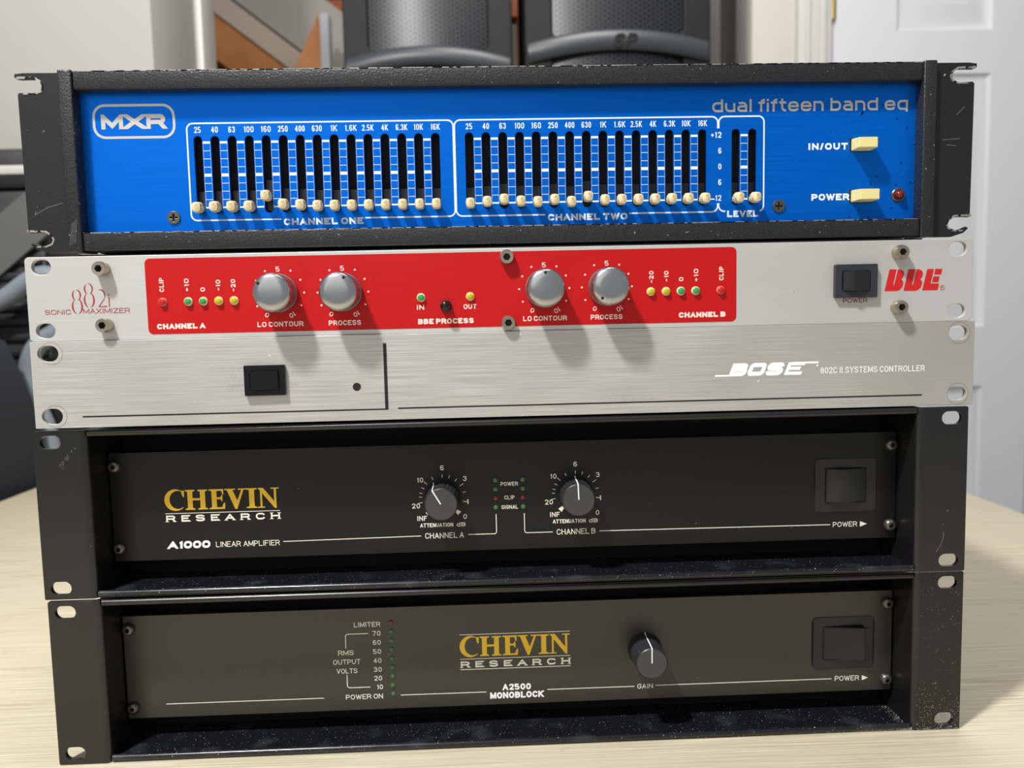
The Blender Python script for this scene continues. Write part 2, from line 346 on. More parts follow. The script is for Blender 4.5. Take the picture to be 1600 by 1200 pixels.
class Print:
    def __init__(s, y): s.V = []; s.F = []; s.y = y
    def text(s, t, x0, x1, z0, h, wd, r=.3, gap=.28, sp=.45, slant=0, rot=0, serif=0):
        """fit t between x0 and x1; z0 baseline, h cap height, wd stroke weight, r corner radius (fraction of h)"""
        adv = []; tot = 0
        for i, ch in enumerate(t):
            if ch == ' ': adv.append(sp); tot += sp; continue
            adv.append(G[ch][0]); tot += G[ch][0]
        gaps = sum(1 for i in range(len(t)-1) if t[i] != ' ')
        W = x1-x0; ninner = gaps
        # every glyph box keeps wd of ink around its centre lines
        u = (W-wd*sum(1 for c in t if c != ' '))/(tot+gap*ninner)
        x = x0; cx, cz = (x0+x1)/2, z0+h/2; ca, sa = math.cos(rot), math.sin(rot)
        for i, ch in enumerate(t):
            if ch == ' ': x += adv[i]*u; continue
            gw = adv[i]*u; st = G[ch][1:]
            for pts, closed in st:
                q = []
                for px, pz, f in pts:
                    X = x+wd/2+px*gw; Z = z0+wd/2+pz*(h-wd)
                    q.append((X, Z, f))
                path = round_path(q, closed, r*h)
                for pl in stroke(path, closed, wd, (x, z0), (x+gw+wd, z0+h)):
                    b0 = len(s.V)
                    for v in pl:
                        a, b = v.x+(v.y-z0)*slant, v.y
                        if rot: a, b = cx+(a-cx)*ca-(b-cz)*sa, cz+(a-cx)*sa+(b-cz)*ca
                        s.V.append((a, s.y, b))
                    s.F.append(tuple(range(b0, len(s.V))))
                if serif and not closed:
                    for e in (q[0], q[-1]):
                        if abs(e[1]-z0-wd/2) < h*.06 or abs(e[1]-(z0+h-wd/2)) < h*.06:
                            zz = z0+wd*.2 if e[1] < z0+h/2 else z0+h-wd*.2
                            ribbon(s.V, s.F, [(e[0]-serif, zz), (e[0]+serif, zz)], False, wd*.4, s.y)
            x += gw+wd+gap*u
        return s
    def line(s, pts, wd, closed=False, r=0):
        for pl in stroke(round_path([(a, b, bool(r)) for a, b in pts], closed, r), closed, wd):
            b0 = len(s.V); s.V += [(v.x, s.y, v.y) for v in pl]; s.F.append(tuple(range(b0, len(s.V))))
        return s
    def poly(s, pts, y=None):
        tri = tessellate_polygon([[Vector((a, b, 0)) for a, b in pts]]); b0 = len(s.V)
        s.V += [(a, s.y if y is None else y, b) for a, b in pts]
        for t in tri: s.F.append(tuple(b0+i for i in t))
        return s
    def rect(s, x0, x1, z0, z1): return s.poly([(x0, z0), (x1, z0), (x1, z1), (x0, z1)])
    def disc(s, cx, cz, r, n=16): return s.poly(circle(cx, cz, r, n))
    def done(s, name, m, parent, label=None):
        # merge the overlapping strokes into one flat sheet of triangles
        FF = []
        for f in s.F:
            ar = sum(s.V[f[i-1]][0]*s.V[f[i]][2]-s.V[f[i]][0]*s.V[f[i-1]][2] for i in range(len(f)))
            if abs(ar) > 1e-7: FF.append(list(f) if ar > 0 else list(f)[::-1])
        res = delaunay_2d_cdt([Vector((v[0], v[2])) for v in s.V], [], FF, 1, 1e-5)
        o = link(name, [(v.x, s.y, v.y) for v in res[0]], [tuple(f) for f, og in zip(res[2], res[5]) if og], m, parent)
        bm = bmesh.new(); bm.from_mesh(o.data)
        for f in bm.faces:
            f.normal_update()
            if f.normal.y > 0: f.normal_flip()
        bm.to_mesh(o.data); bm.free()
        if label: o['label'] = label
        return o

def thing(name, label, cat, loc=(0, 0, 0), rot=(0, 0, 0), group=None):
    o = bpy.data.objects.new(name, None); C.objects.link(o); o.location = loc; o.rotation_euler = rot
    o.empty_display_size = .02
    o['label'] = label; o['category'] = cat
    if group: o['group'] = group
    return o
def tag(o, label, cat, group=None):
    o['label'] = label; o['category'] = cat
    if group: o['group'] = group
    return o
def struct(o): o['kind'] = 'structure'; return o
def copy_part(src, parent, dx, dz, name=None):
    c = src.copy(); C.objects.link(c); c.parent = parent; c.location = (src.location.x+dx*K, src.location.y, src.location.z+dz*K)
    for ch in src.children:
        d = ch.copy(); C.objects.link(d); d.parent = c
    return c

# ---- small hardware shared by the units (built at the origin of the part, then moved)
def hexscrew(parent, x, z, y, r, h, m, dome=False, hr=None):
    hr = hr or r*.5; prof = ([(r*1.0, y+.3), (r, y-h*.25), (r*.92, y-h*.6), (r*.72, y-h*.88), (hr*1.35, y-h)] if dome
                             else [(r, y+.3), (r, y-h*.75), (r*.88, y-h)])
    n = 24; vs, fs = [], []
    for rr, yy in prof:
        for i in range(n): a = 2*PI*i/n; vs.append((rr*math.cos(a), yy, rr*math.sin(a)))
    for j in range(len(prof)-1):
        for i in range(n): a, b = j*n+i, j*n+(i+1) % n; fs.append((a, b, b+n, a+n))
    def hexr(i):
        a = 2*PI*i/n; t = (a % (PI/3))-PI/6; return hr*math.cos(PI/6)/math.cos(t)
    k = len(vs)
    for yy in (y-h+.05, y-h*.25):
        for i in range(n): a = 2*PI*i/n; q = hexr(i); vs.append((q*math.cos(a), yy, q*math.sin(a)))
    last = (len(prof)-1)*n
    for i in range(n):
        j = (i+1) % n; fs.append((last+i, last+j, k+j, k+i)); fs.append((k+i, k+j, k+n+j, k+n+i))
    fs.append(tuple(range(k+n, k+2*n)))
    o = link('screw', vs, fs, m, parent); bm = bmesh.new(); bm.from_mesh(o.data); bmesh.ops.recalc_face_normals(bm, faces=bm.faces); bm.to_mesh(o.data); bm.free()
    if o.data.polygons[-1].normal.y > 0: o.data.flip_normals()
    shade(o.data, 35); o.location = (x*K, 0, z*K)
    lathe('socket', 0, 0, [(hr*.95, y-h*.25-.02), (hr*.95, y-h*.25-.1)], M['socket'], o, 12)
    return o
def led(parent, x, z, y, r, m, rim=None, name='indicator_light', proud=1.6):
    prof = [(r, y+.3)] + [(r*math.cos(t), y-.4-(proud-.4)*math.sin(t)) for t in [i*PI/2/5 for i in range(5)]] + [(.15, y-proud)]
    o = lathe(name, 0, 0, prof, rim or m, parent, 16, 60); o.location = (x*K, 0, z*K)
    if rim:
        c = lathe('lens_core', 0, 0, [(r*.8, y-proud*.5)]+[(r*.8*math.cos(t), y-proud*.72-.6*math.sin(t)) for t in (0, .4, .8, 1.2)]+[(.1, y-proud*.72-.62)], m, o, 16, 60)
    return o
def rocker(parent, x0, x1, z0, z1, y, bez, m_bez, m_rock, peak, proud, bulge=0, rin=.5, rout=1, dy=1.5, flush=False, label=None):
    """rocker switch: bezel with a window and a rocker whose crest is at fraction `peak` of the width"""
    root = plate('switch', rrect(x0-bez, x1+bez, z0-bez*.95, z1+bez*.95, rout), [rrect(x0, x1, z0, z1, rin)], y-dy, y+.5, m_bez, parent, .25)
    if label: root['label'] = label
    n = 7; xs = [x0+.35+(x1-x0-.7)*i/(n-1) for i in range(n)]
    def yy(t): return y-dy-proud[0]*(1-abs(t-peak)/max(peak, .01)) if t < peak else y-dy-proud[1]-(proud[0]-proud[1])*(1-(t-peak)/max(1-peak, .01))
    vs, fs = [], []
    prof = [(x0+.35, y+3)]
    ts = [0, peak*.5, peak-.03, peak+.03, peak+(1-peak)*.5, 1] if 0 < peak < 1 else [0, .5, .97, 1]
    pts = []
    for t in ts: pts.append((x0+.35+(x1-x0-.7)*t, y-dy-proud[0]*t/peak-proud[2]*(1-t/peak) if t <= peak else y-dy-proud[1]*(t-peak)/(1-peak)-proud[0]*(1-(t-peak)/(1-peak))))
    pts = [(pts[0][0], y+3)]+pts+[(pts[-1][0], y+3)]
    for x, yv in pts:
        tt = (x-x0)/(x1-x0); dz = bulge*math.sin(PI*min(1, max(0, tt)))
        vs.append((x, yv, z0+.3-dz)); vs.append((x, yv, z1-.3+dz))
    for i in range(len(pts)-1): fs.append((2*i, 2*i+1, 2*i+3, 2*i+2))
    fs.append(tuple(range(0, 2*len(pts), 2))); fs.append(tuple(range(1, 2*len(pts), 2)))
    bm = bmesh.new(); bv = [bm.verts.new(v) for v in vs]
    for f in fs:
        bm.faces.new([bv[i] for i in f])
    bmesh.ops.recalc_face_normals(bm, faces=bm.faces)
    bmesh.ops.bevel(bm, geom=[e for e in bm.edges if len(e.link_faces) == 2 and e.calc_face_angle(0) > .6], offset=.35, segments=2, affect='EDGES')
    from_bm('rocker', bm, m_rock, root, 40)
    box('switch_well', x0-.2, x1+.2, y+.2, y+.8, z0-.2, z1+.2, M['void'], root)
    return root

# ------------------------------------------------------------------ the room
MW = {}
MW['beige'] = mat('wall_paint_beige', '#a9a7a1', .9, bump=(60, .08, .002)); MW['cream'] = mat('wall_paint_cream', '#c6c0b6', .9, bump=(60, .08, .002))
MW['grey'] = mat('wall_paint_grey', '#8c8683', .9); MW['white'] = mat('white_gloss_paint', '#d2d3d6', .35)
MW['trimw'] = mat('trim_white', '#c2c0bb', .4); MW['floor'] = mat('floor_carpet', '#6b6258', .95, bump=(400, .5, .003))
MW['ceil'] = mat('ceiling_paint', '#d8d6d0', .9)
MW['wood'] = mat('orange_pine', '#c8854c', .6, patch=(6, '#b06c30', .4, .7), bump=((3, 3, 60), .1, .001)); MW['wood2'] = mat('reddish_pine', '#9c5228', .6)
MW['palewood'] = mat('pale_board', '#c8b5a6', .7); MW['greyboard'] = mat('grey_board', '#aaa59d', .8); MW['whiteedge'] = mat('white_board_edge', '#bfc1c3', .6)
def wall(name, x0, x1, y0, y1, z0, z1, m, bev=0): return struct(box(name, x0, x1, y0, y1, z0, z1, m, None, bev))
wall('floor', -2600, 2600, -1600, 3000, -800, -750, MW['floor'])
wall('wall_left', -2600, -562, 1000, 1210, -750, 1950, MW['beige'], 3)
wall('trim_1', -566, -548, 1212, 1290, -750, 1950, MW['trimw'], 3)
wall('wall_back', -2600, 2600, 2900, 3000, -750, 1950, mat('wall_back_brown', '#6d645b', .9))
wall('wall_alcove', 470, 606, 1700, 1760, -750, 1950, MW['grey'])
wall('wall_right', 606, 706, 1450, 1570, -750, 1950, MW['cream'], 3)
tr = wall('trim_2', 706, 783, 1432, 1570, -750, 1950, MW['trimw'], 4)
box('casing_bead', 722, 732, 1426, 1433, -750, 1950, MW['trimw'], tr, 2); box('casing_bead', 752, 768, 1424, 1433, -750, 1950, MW['trimw'], tr, 3)
wall('wall_far_right', 1560, 2600, 1450, 1570, -750, 1950, MW['cream'])
# six panel door, hinged on its left
dx0, dx1 = 789, 1551
cols = [(940, 1162), (1272, 1470)]; rows = [(-640, 34), (176, 757), (853, 1130)]
holes = [rrect(a, b, c, d, 1, 1) for a, b in cols for c, d in rows]
door = struct(plate('door_1', rrect(dx0, dx1, -742, 1290, 1, 1), holes, 1450, 1488, MW['white'], None, .8))
for a, b in cols:
    for c, d in rows:
        bm = bmesh.new()
        ring = [(0, 1450), (3, 1455), (10, 1459), (18, 1460), (26, 1459), (58, 1452), (60, 1452)]
        prev = None
        for off, yy in ring:
            q = [bm.verts.new(v) for v in ((a+off, yy, c+off), (b-off, yy, c+off), (b-off, yy, d-off), (a+off, yy, d-off))]
            if prev:
                for i in range(4): bm.faces.new((prev[i], prev[(i+1) % 4], q[(i+1) % 4], q[i]))
            prev = q
        bm.faces.new(prev); bmesh.ops.recalc_face_normals(bm, faces=bm.faces)
        p = from_bm('door_panel', bm, MW['white'], door, 25)
        if p.data.polygons[-1].normal.y > 0: p.data.flip_normals()
MW['brass'] = mat('aged_brass', '#a08a3c', .3, .8)
bm = bmesh.new(); bm_box(bm, 786, 796, 1444, 1450, 880, 970, 1)
o = from_bm('hinge', bm, MW['brass'], door); 
bm = bmesh.new(); bmesh.ops.create_cone(bm, cap_ends=True, segments=16, radius1=4, radius2=4, depth=94, matrix=Matrix.Translation((788, 1441, 925)))
from_bm('hinge_pin', bm, MW['brass'], o, 40)

# under-stair carpentry seen through the opening
def slant(name, x0, z0, x1, z1, wd, y0, y1, m, parent=None):
    d = Vector((x1-x0, z1-z0)).normalized(); n = Vector((d.y, -d.x))*wd
    pts = [(x0, z0), (x1, z1), (x1+n.x, z1+n.y), (x0+n.x, z0+n.y)]
    return plate(name, pts, [], y0, y1, m, parent, 1)
st = thing('staircase', 'underside of timber stairs with orange pine stringer seen through the opening', 'staircase', (0, 0, -.75))
def inst(o): o.parent = st; o.location = (0, 0, .75); return o
sl = (1017-1194)/(-626+855)
def zz(x, off): return 1194+sl*(x+855)+off
inst(slant('stringer', -1300, zz(-1300, 0), 600, zz(600, 0), 110, 2180, 2230, MW['wood']))
inst(slant('stringer_facing', -1300, zz(-1300, 78), 600, zz(600, 78), 60, 2172, 2200, MW['palewood']))
inst(slant('soffit_board', -1300, zz(-1300, 310), 600, zz(600, 310), 172, 2210, 2240, MW['greyboard']))
inst(slant('lower_board', -1300, zz(-1300, -110), 600, zz(600, -110), 300, 2235, 2260, MW['wood2']))
inst(box('cross_beam', -600, 200, 2260, 2330, 1183, 1240, MW['wood2'], None, 2))
inst(box('floor_post', 110, 190, 2260, 2340, -750, 1183, MW['wood2'], None, 2))
inst(box('floor_post', -1250, -1160, 2245, 2330, -750, 1400, MW['wood2'], None, 2))
# leaning board with pale edge
bd = thing('leaning_board', 'orange board with white front edge leaning behind the left speaker', 'board', (0, 0, -.75))
b1 = plate('board_face', [(-640, -750), (-463, -750), (-463, 1105), (-471, 1107), (-545, 956), (-640, 760)], [], 1990, 2010, MW['wood'], bd, 1); b1.location = (0, 0, .75)
b2 = box('board_edge', -466, -441, 1960, 2012, -750, 1093, MW['whiteedge'], bd, 1); b2.location = (0, 0, .75)

# table
mt = bpy.data.materials.new('pale_laminate'); mt.use_nodes = True
def table_mat():
    nt = mt.node_tree; N = nt.nodes; L = nt.links; b = N['Principled BSDF']; b.inputs['Roughness'].default_value = .42
    tc = N.new('ShaderNodeTexCoord')
    def nz(sc, det, rz=.06):
        mp = N.new('ShaderNodeMapping'); mp.inputs['Scale'].default_value = sc; mp.inputs['Rotation'].default_value = (0, 0, rz)
        L.new(tc.outputs['Object'], mp.inputs[0]); n = N.new('ShaderNodeTexNoise'); n.inputs['Scale'].default_value = 1; n.inputs['Detail'].default_value = det
        n.inputs['Distortion'].default_value = .3
        L.new(mp.outputs[0], n.inputs['Vector']); return n.outputs[0]
    fine = nz((14, 800, 1), 2); big = nz((5, 25, 1), 3); dirt = nz((60, 60, 1), 3)
    def ramp(src, p0, c0, p1, c1):
        r = N.new('ShaderNodeValToRGB'); r.color_ramp.elements[0].position = p0; r.color_ramp.elements[1].position = p1
        r.color_ramp.elements[0].color = c0; r.color_ramp.elements[1].color = c1; L.new(src, r.inputs[0]); return r.outputs[0]
    base = ramp(fine, .33, lin('#a09679'), .64, lin('#cfc6af'))
    x = N.new('ShaderNodeMix'); x.data_type = 'RGBA'; L.new(ramp(big, .35, (0, 0, 0, 1), .7, (1, 1, 1, 1)), x.inputs[0])
    L.new(base, x.inputs[6]); x.inputs[7].default_value = lin('#beb49d')
    y = N.new('ShaderNodeMix'); y.data_type = 'RGBA'; L.new(ramp(dirt, .68, (0, 0, 0, 1), .78, (.5, .5, .5, 1)), y.inputs[0])
    L.new(x.outputs[2], y.inputs[6]); y.inputs[7].default_value = lin('#8f7c5e'); L.new(y.outputs[2], b.inputs['Base Color'])
    bp = N.new('ShaderNodeBump'); bp.inputs['Strength'].default_value = .45; bp.inputs['Distance'].default_value = .0006
    L.new(fine, bp.inputs['Height']); L.new(bp.outputs[0], b.inputs['Normal'])
table_mat()
tb = thing('table', 'pale cream wood-grain table carrying the stack of rack units', 'table', (-.042, .3, -.75))
def tpart(o): o.location = (.042, -.3, .75); return o
tpart(box('tabletop', -658, 574, -560, 1020, -28, 0, mt, tb, 3))
MW['leg'] = mat('grey_table_leg', '#77787a', .4, .6)
for x in (-600, 520):
    for y in (-500, 960): tpart(box('leg', x-20, x+20, y-20, y+20, -750, -28, MW['leg'], tb, 2))

# ------------------------------------------------------------------ loudspeakers on a shelf behind
def grille_mat():
    m = bpy.data.materials.new('perforated_grille'); m.use_nodes = True; nt = m.node_tree; N = nt.nodes; L = nt.links; b = N['Principled BSDF']
    b.inputs['Roughness'].default_value = .35; b.inputs['Metallic'].default_value = .3
    tc = N.new('ShaderNodeTexCoord'); sp = N.new('ShaderNodeSeparateXYZ'); L.new(tc.outputs['Object'], sp.inputs[0])
    def mth(op, a, v=None):
        n = N.new('ShaderNodeMath'); n.operation = op
        for i, q in enumerate((a, v)):
            if q is None: continue
            if hasattr(q, 'links'): L.new(q, n.inputs[i])
            else: n.inputs[i].default_value = q
        return n.outputs[0]
    p = .0098; ds = []
    for off in (0, .5):
        u = mth('SUBTRACT', mth('FRACT', mth('ADD', mth('DIVIDE', sp.outputs[0], p*1.732), off+100)), .5)
        v = mth('SUBTRACT', mth('FRACT', mth('ADD', mth('DIVIDE', sp.outputs[2], p), off+100)), .5)
        ds.append(mth('SQRT', mth('ADD', mth('POWER', mth('MULTIPLY', u, 1.732), 2), mth('POWER', v, 2))))
    d = mth('MINIMUM', ds[0], ds[1])
    r = N.new('ShaderNodeValToRGB'); r.color_ramp.elements[0].position = .36; r.color_ramp.elements[1].position = .42
    r.color_ramp.elements[0].color = lin('#0b0b0d'); r.color_ramp.elements[1].color = lin('#34363b'); L.new(d, r.inputs[0]); L.new(r.outputs[0], b.inputs['Base Color'])
    return m
M['grille'] = grille_mat(); M['cab'] = mat('speaker_cabinet', '#0f1012', .6, 0, .3, bump=(500, .3, .0006)); M['band'] = mat('speaker_band', '#33363b', .4)
def speaker(x0, x1, y, label):
    cx = (x0+x1)/2; W = (x1-x0)/2
    t = thing('loudspeaker', label, 'speaker', (cx*K, (y+150)*K, .66), (0, 0, 0), 'loudspeakers on the shelf')
    def B(name, a, b, c, d, e, f, m, bev=0, par=t): return box(name, a, b, c-150, d-150, e, f, m, par, bev)
    B('cabinet', -W, W, 22, 300, 0, 640, M['cab'], 12)
    ow = W*.71
    plate('front_frame', rrect(-W, W, 0, 640, 12), [rrect(-ow, ow, 96, 590, 16), rrect(-ow, ow, 20, 58, 10)], -150, -126, M['cab'], t, 3)
    # bulging perforated grille
    vs, fs = [], []; n = 14
    for i in range(n+1):
        u = -1+2*i/n
        for z in (16, 600): vs.append((u*(ow+4), -140-14*(1-u*u), z))
    for i in range(n): fs.append((2*i, 2*i+1, 2*i+3, 2*i+2))
    gr = link('grille', vs, fs, M['grille'], t, 40)
    if gr.data.polygons[0].normal.y > 0: gr.data.flip_normals()
    # arched badge band across the lower grille
    vs, fs = [], []
    for i in range(n+1):
        u = -1+2*i/n; zc = 66+26*(1-u*u)*.8
        yb = -158-12*(1-u*u)
        for z, yy in ((zc-20, yb+6), (zc-14, yb), (zc+12, yb), (zc+18, yb+6)): vs.append((u*W*.97, yy, z))
    for i in range(n):
        for j in range(3): a = 4*i+j; fs.append((a, a+1, a+5, a+4))
    bn = link('badge_band', vs, fs, M['band'], t, 50)
    if bn.data.polygons[1].normal.y > 0: bn.data.flip_normals()
    return t, bn
spk1, bn1 = speaker(-284, 54, 1250, 'left black loudspeaker of the pair with perforated grille')
spk2, bn2 = speaker(75, 433, 1170, 'right black loudspeaker of the pair showing the SP badge')
lg = Print(-172.5); lg.text('SP', -16, 28, 70, 25, 5.5, r=.35, slant=.35); lg.done('badge_lettering', M['void'], spk2)
sh = thing('storage_shelf', 'dark wooden shelf holding the two loudspeakers behind the rack units', 'shelf', (.08, 1.35, -.75))
def spart(o): o.location = (-.08, -1.35, .75); return o
M['shelfwood'] = mat('dark_shelf_wood', '#4a3524', .6)
spart(box('shelf_board', -400, 560, 1130, 1620, 632, 660, M['shelfwood'], sh, 2)); spart(box('shelf_board', -400, 560, 1130, 1620, -180, -152, M['shelfwood'], sh, 2))
for x in (-385, 545):
    for y in (1145, 1605): spart(box('post', x-15, x+15, y-15, y+15, -750, 632, M['shelfwood'], sh, 1))

# ------------------------------------------------------------------ dark things at the left, behind the table
MB = {'trunk': mat('trunk_black', '#101013', .5, bump=((5, 5, 160), .3, .003)), 'lid': mat('trunk_lid', '#151517', .5), 'bandw': mat('pale_strap', '#b9b8b0', .6),
      'gtube': mat('grey_hose', '#7b838c', .45), 'bag': mat('black_fabric', '#20232b', .8, bump=(900, .4, .0008)), 'greyc': mat('grey_cover', '#5b5b5a', .8)}
tk = thing('storage_case', 'black ribbed case with pale strap standing against the beige wall', 'trunk', (-.95, .92, -.75))
def kp(o): o.location = (.95, -.92, .75); return o
kp(box('trunk_body', -1200, -700, 880, 990, -750, 440, MB['trunk'], tk, 8))
kp(box('lid', -1206, -694, 874, 992, 440, 503, MB['lid'], tk, 10))
kp(box('strap', -1208, -692, 871, 878, 462, 476, MB['bandw'], tk, 2))
for i in range(14): kp(box('rib', -1190, -706, 874, 881, 60+i*24, 72+i*24, MB['trunk'], tk, 2))
for i in range(1): kp(slant('cover_flap', -850, 330, -700, 450, 70, 868, 876, MB['greyc'], tk))
def tube(name, pts, r, m, n=14):
    cu = bpy.data.curves.new(name, 'CURVE'); cu.dimensions = '3D'; cu.bevel_depth = r*K; cu.bevel_resolution = 5; cu.resolution_u = 10; cu.use_fill_caps = True
    s = cu.splines.new('BEZIER'); s.bezier_points.add(len(pts)-1)
    for p, q in zip(s.bezier_points, pts): p.co = Vector(q)*K; p.handle_left_type = p.handle_right_type = 'AUTO'
    o = bpy.data.objects.new(name, cu); C.objects.link(o); bpy.context.view_layer.update()
    me = bpy.data.meshes.new_from_object(o.evaluated_get(bpy.context.evaluated_depsgraph_get())); bpy.data.objects.remove(o); bpy.data.curves.remove(cu)
    me.materials.clear(); me.materials.append(m); me.name = name
    me.polygons.foreach_set('use_smooth', [True]*len(me.polygons))
    ob = bpy.data.objects.new(name, me); C.objects.link(ob); return ob
tag(tube('hose', [(-1000, 835, -738), (-1010, 835, -300), (-960, 835, 120), (-860, 835, 232), (-760, 835, 262), (-660, 835, 300), (-650, 835, 240), (-705, 835, 190), (-715, 835, 140), (-690, 832, 60), (-690, 830, -300), (-700, 830, -740)], 14, MB['gtube']),
    'grey plastic hose looping between the case and the fabric bag', 'hose')
bg_ = thing('equipment_bag', 'dark navy fabric equipment bag standing beside the left table edge', 'bag', (-.9, .72, -.75))
def bp_(o): o.location = (.9, -.72, .75); return o
bm = bmesh.new()
prev = None
for (z, xr, y0, y1) in [(-750, -674, 640, 800), (-20, -675, 645, 800), (110, -682, 650, 795), (150, -692, 655, 790), (215, -712, 670, 780), (225, -730, 690, 765)]:
    q = [bm.verts.new(v) for v in ((-1120, y0, z), (xr, y0, z), (xr, y1, z), (-1120, y1, z))]
    if prev:
        for i in range(4): bm.faces.new((prev[i], prev[(i+1) % 4], q[(i+1) % 4], q[i]))
    else: bm.faces.new(q)
    prev = q
bm.faces.new(prev); bmesh.ops.recalc_face_normals(bm, faces=bm.faces)
bmesh.ops.bevel(bm, geom=list(bm.edges), offset=8, segments=3, affect='EDGES')
bp_(from_bm('bag_body', bm, MB['bag'], bg_, 50))
bp_(box('flap', -1125, -706, 636, 652, 95, 150, MB['bag'], bg_, 5)); bp_(slant('seam', -700, 95, -686, -740, 6, 636, 642, MB['lid'], bg_))

# ------------------------------------------------------------------ rack units
def rack_unit(name, label, pose, z0):
    dx, dy, yaw, dz, rl = pose
    return thing(name, label, 'rack unit', (dx*K, dy*K, (z0+dz)*K), (0, -rl, yaw), None)

# ===== top: graphic equaliser
eq = rack_unit('graphic_equalizer', 'blue-faced graphic equaliser with cream sliders, topmost unit of the stack', (1.01, 3.95, .00221, -.58, -.00147), 267)
H2 = 88.1
def notch_ear(s):
    # open rack slots cut in from the outer edge
    def arc(cx, cz, r, a0, a1, n=8): return [(cx+r*math.cos(math.radians(a0+(a1-a0)*i/n)), cz+r*math.sin(math.radians(a0+(a1-a0)*i/n))) for i in range(n+1)]
    xo = 239.6
    pts = [(214, 0), (231, 0), (237.5, 2.0), (240, 4.4), (238.5, 5.2), (234, 3.2)]+arc(232.4, 6.9, 3.4, -75, -255, 8)+[(237.5, 10.2), (240.0, 10.0), (240.6, 12)]
    pts += [(241, 77.5), (240.2, 78.6)]+arc(232.6, 81.7, 3.4, -90, -270, 8)+[(239.5, 85.0), (242, 85.8), (242, 87.6), (238, 88.1), (214, 88.1)]
    return [(s*x, z) for x, z in (pts if s > 0 else pts[::-1])]
for s in (-1, 1):
    e = plate('rack_ear', notch_ear(s), [], 0, 2.6, M['ear_black'], eq, .3)
    for zc in (81.7, 6.9):     # bare metal worn around each slot
        lip = plate('worn_slot_edge', [(s*x, z) for x, z in ([(241.2, zc+3.45), (232.6, zc+3.45), (229.6, zc+1.6), (228.7, zc-.5), (229.6, zc-2.2), (232.6, zc-3.45), (238.2, zc-3.45), (238.2, zc-4.1), (232.4, zc-4.2), (229, zc-2.9), (227.9, zc-.4), (228.9, zc+2.2), (232, zc+4.3), (241.2, zc+4.6)])][::s], [], -.12, 2.7, M['worn_silver'], e)
        lip['label'] = 'bare silver metal edge of slot'
    box('side_post', min(s*213, s*219.8), max(s*213, s*219.8), -3.2, 14, 0, H2+.6, M['crinkle'], eq, .8, 3)
for nm, a, b in (('top_rail', 79.0, 88.1), ('bottom_rail', .4, 9.6)):
    box(nm, -213, 213, -2.2, 10, a, b, M['crinkle'], eq, .9, 3)
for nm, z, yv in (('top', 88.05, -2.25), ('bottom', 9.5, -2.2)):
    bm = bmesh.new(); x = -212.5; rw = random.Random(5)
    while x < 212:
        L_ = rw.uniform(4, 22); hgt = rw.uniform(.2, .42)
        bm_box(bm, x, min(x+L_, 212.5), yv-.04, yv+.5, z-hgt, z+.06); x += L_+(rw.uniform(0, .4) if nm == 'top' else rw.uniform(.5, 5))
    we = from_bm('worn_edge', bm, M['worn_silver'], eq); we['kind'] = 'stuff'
PY = 4.6     # face of the blue panel
slots = [-155.8+8.557*i for i in range(15)]+[-18.8+8.585*i for i in range(15)]+[118.8, 127.5]
plate('front_panel', rrect(-213, 213, 9, 80, .1, 1), [rrect(x-2.15, x+2.15, 18.8, 57.5, 2.1, 5) for x in slots], PY, PY+1.5, M['blue'], eq)
box('chassis', -213, 213, 14, 190, .3, H2-.4, M['chassis'], eq, 1)
o = box('slider_board', -165, 140, 9.6, 10.6, 14, 62, M['void'], eq)
# printed scales
T = lambda *a, **k: word(eq, M['whiteprint'], PY-.08, *a, name='frequency_number', **k)
names = ['25', '40', '63', '100', '160', '250', '400', '630', '1K', '1.6K', '2.5K', '4K', '6.3K', '10K', '16K']
wid = {1: 1.6, 2: 3.2, 3: 4.9, 4: 6.1}
for x0 in (slots[0], slots[15]):
    st_ = 8.557 if x0 < -100 else 8.585
    for i, n_ in enumerate(names):
        wv = {'25': 3.3, '40': 3.3, '63': 3.3, '1K': 3.3, '4K': 3.3, '10K': 4.6, '16K': 4.6, '1.6K': 5.8, '2.5K': 5.8, '6.3K': 5.8}.get(n_, 4.9)
        T(n_, x0+i*st_-wv/2+.1, x0+i*st_+wv/2+.1, 59.0, 3.0, .44, r=.28, gap=.35)
for t_, z_, w_ in (('+12', 53.0, 5.4), ('6', 45.0, 1.6), ('0', 37.0, 1.6), ('6', 29.0, 1.6), ('12', 21.0, 3.1)):
    T(t_, 111.3-w_, 111.3, z_, 3.0, .5, r=.28, gap=.35)
pr = Print(PY-.07)
heavy = {54.2: 1.1, 38.0: 1.5, 21.8: .8}
zs = [54.2, 50.1, 46.1, 42.0, 38.0, 33.9, 29.9, 25.8, 21.8]
def scale(xs):
    pr = Print(PY-.07)
    for i in range(len(xs)-1):
        for z in zs: pr.line([(xs[i]+2.45, z), (xs[i+1]-2.45, z)], heavy.get(z, .26))
        pr.line([(xs[i]+2.5, 54.5), (xs[i]+2.5, 21.5)], .09); pr.line([(xs[i+1]-2.5, 54.5), (xs[i+1]-2.5, 21.5)], .09)
    if len(xs) > 2 and xs[0] > -100: pr.line([(xs[-1]+2.3, 21.9), (107.8, 21.9)], .6)
    pr.done('scale_grid', M['whiteprint'], eq)
scale(slots[:15]); scale(slots[15:30]); scale(slots[30:])
pr = Print(PY-.09); fw = .75
pr.line([(-115.5, 15.4), (-161, 15.4), (-161, 63.7), (-26.8, 63.7), (-26.8, 15.4), (-73, 15.4)], fw, r=3)
pr.line([(19.5, 15.4), (-26.2, 15.4), (-26.2, 63.7), (109.4, 63.7), (109.4, 57.8)], fw, r=3)
pr.line([(63.2, 15.4), (109.4, 15.4), (109.4, 19.8)], fw, r=3)
pr.line([(109.9, 57.8), (109.9, 63.7), (133.5, 63.7), (133.5, 15.6), (131.5, 15.6)], fw, r=3)
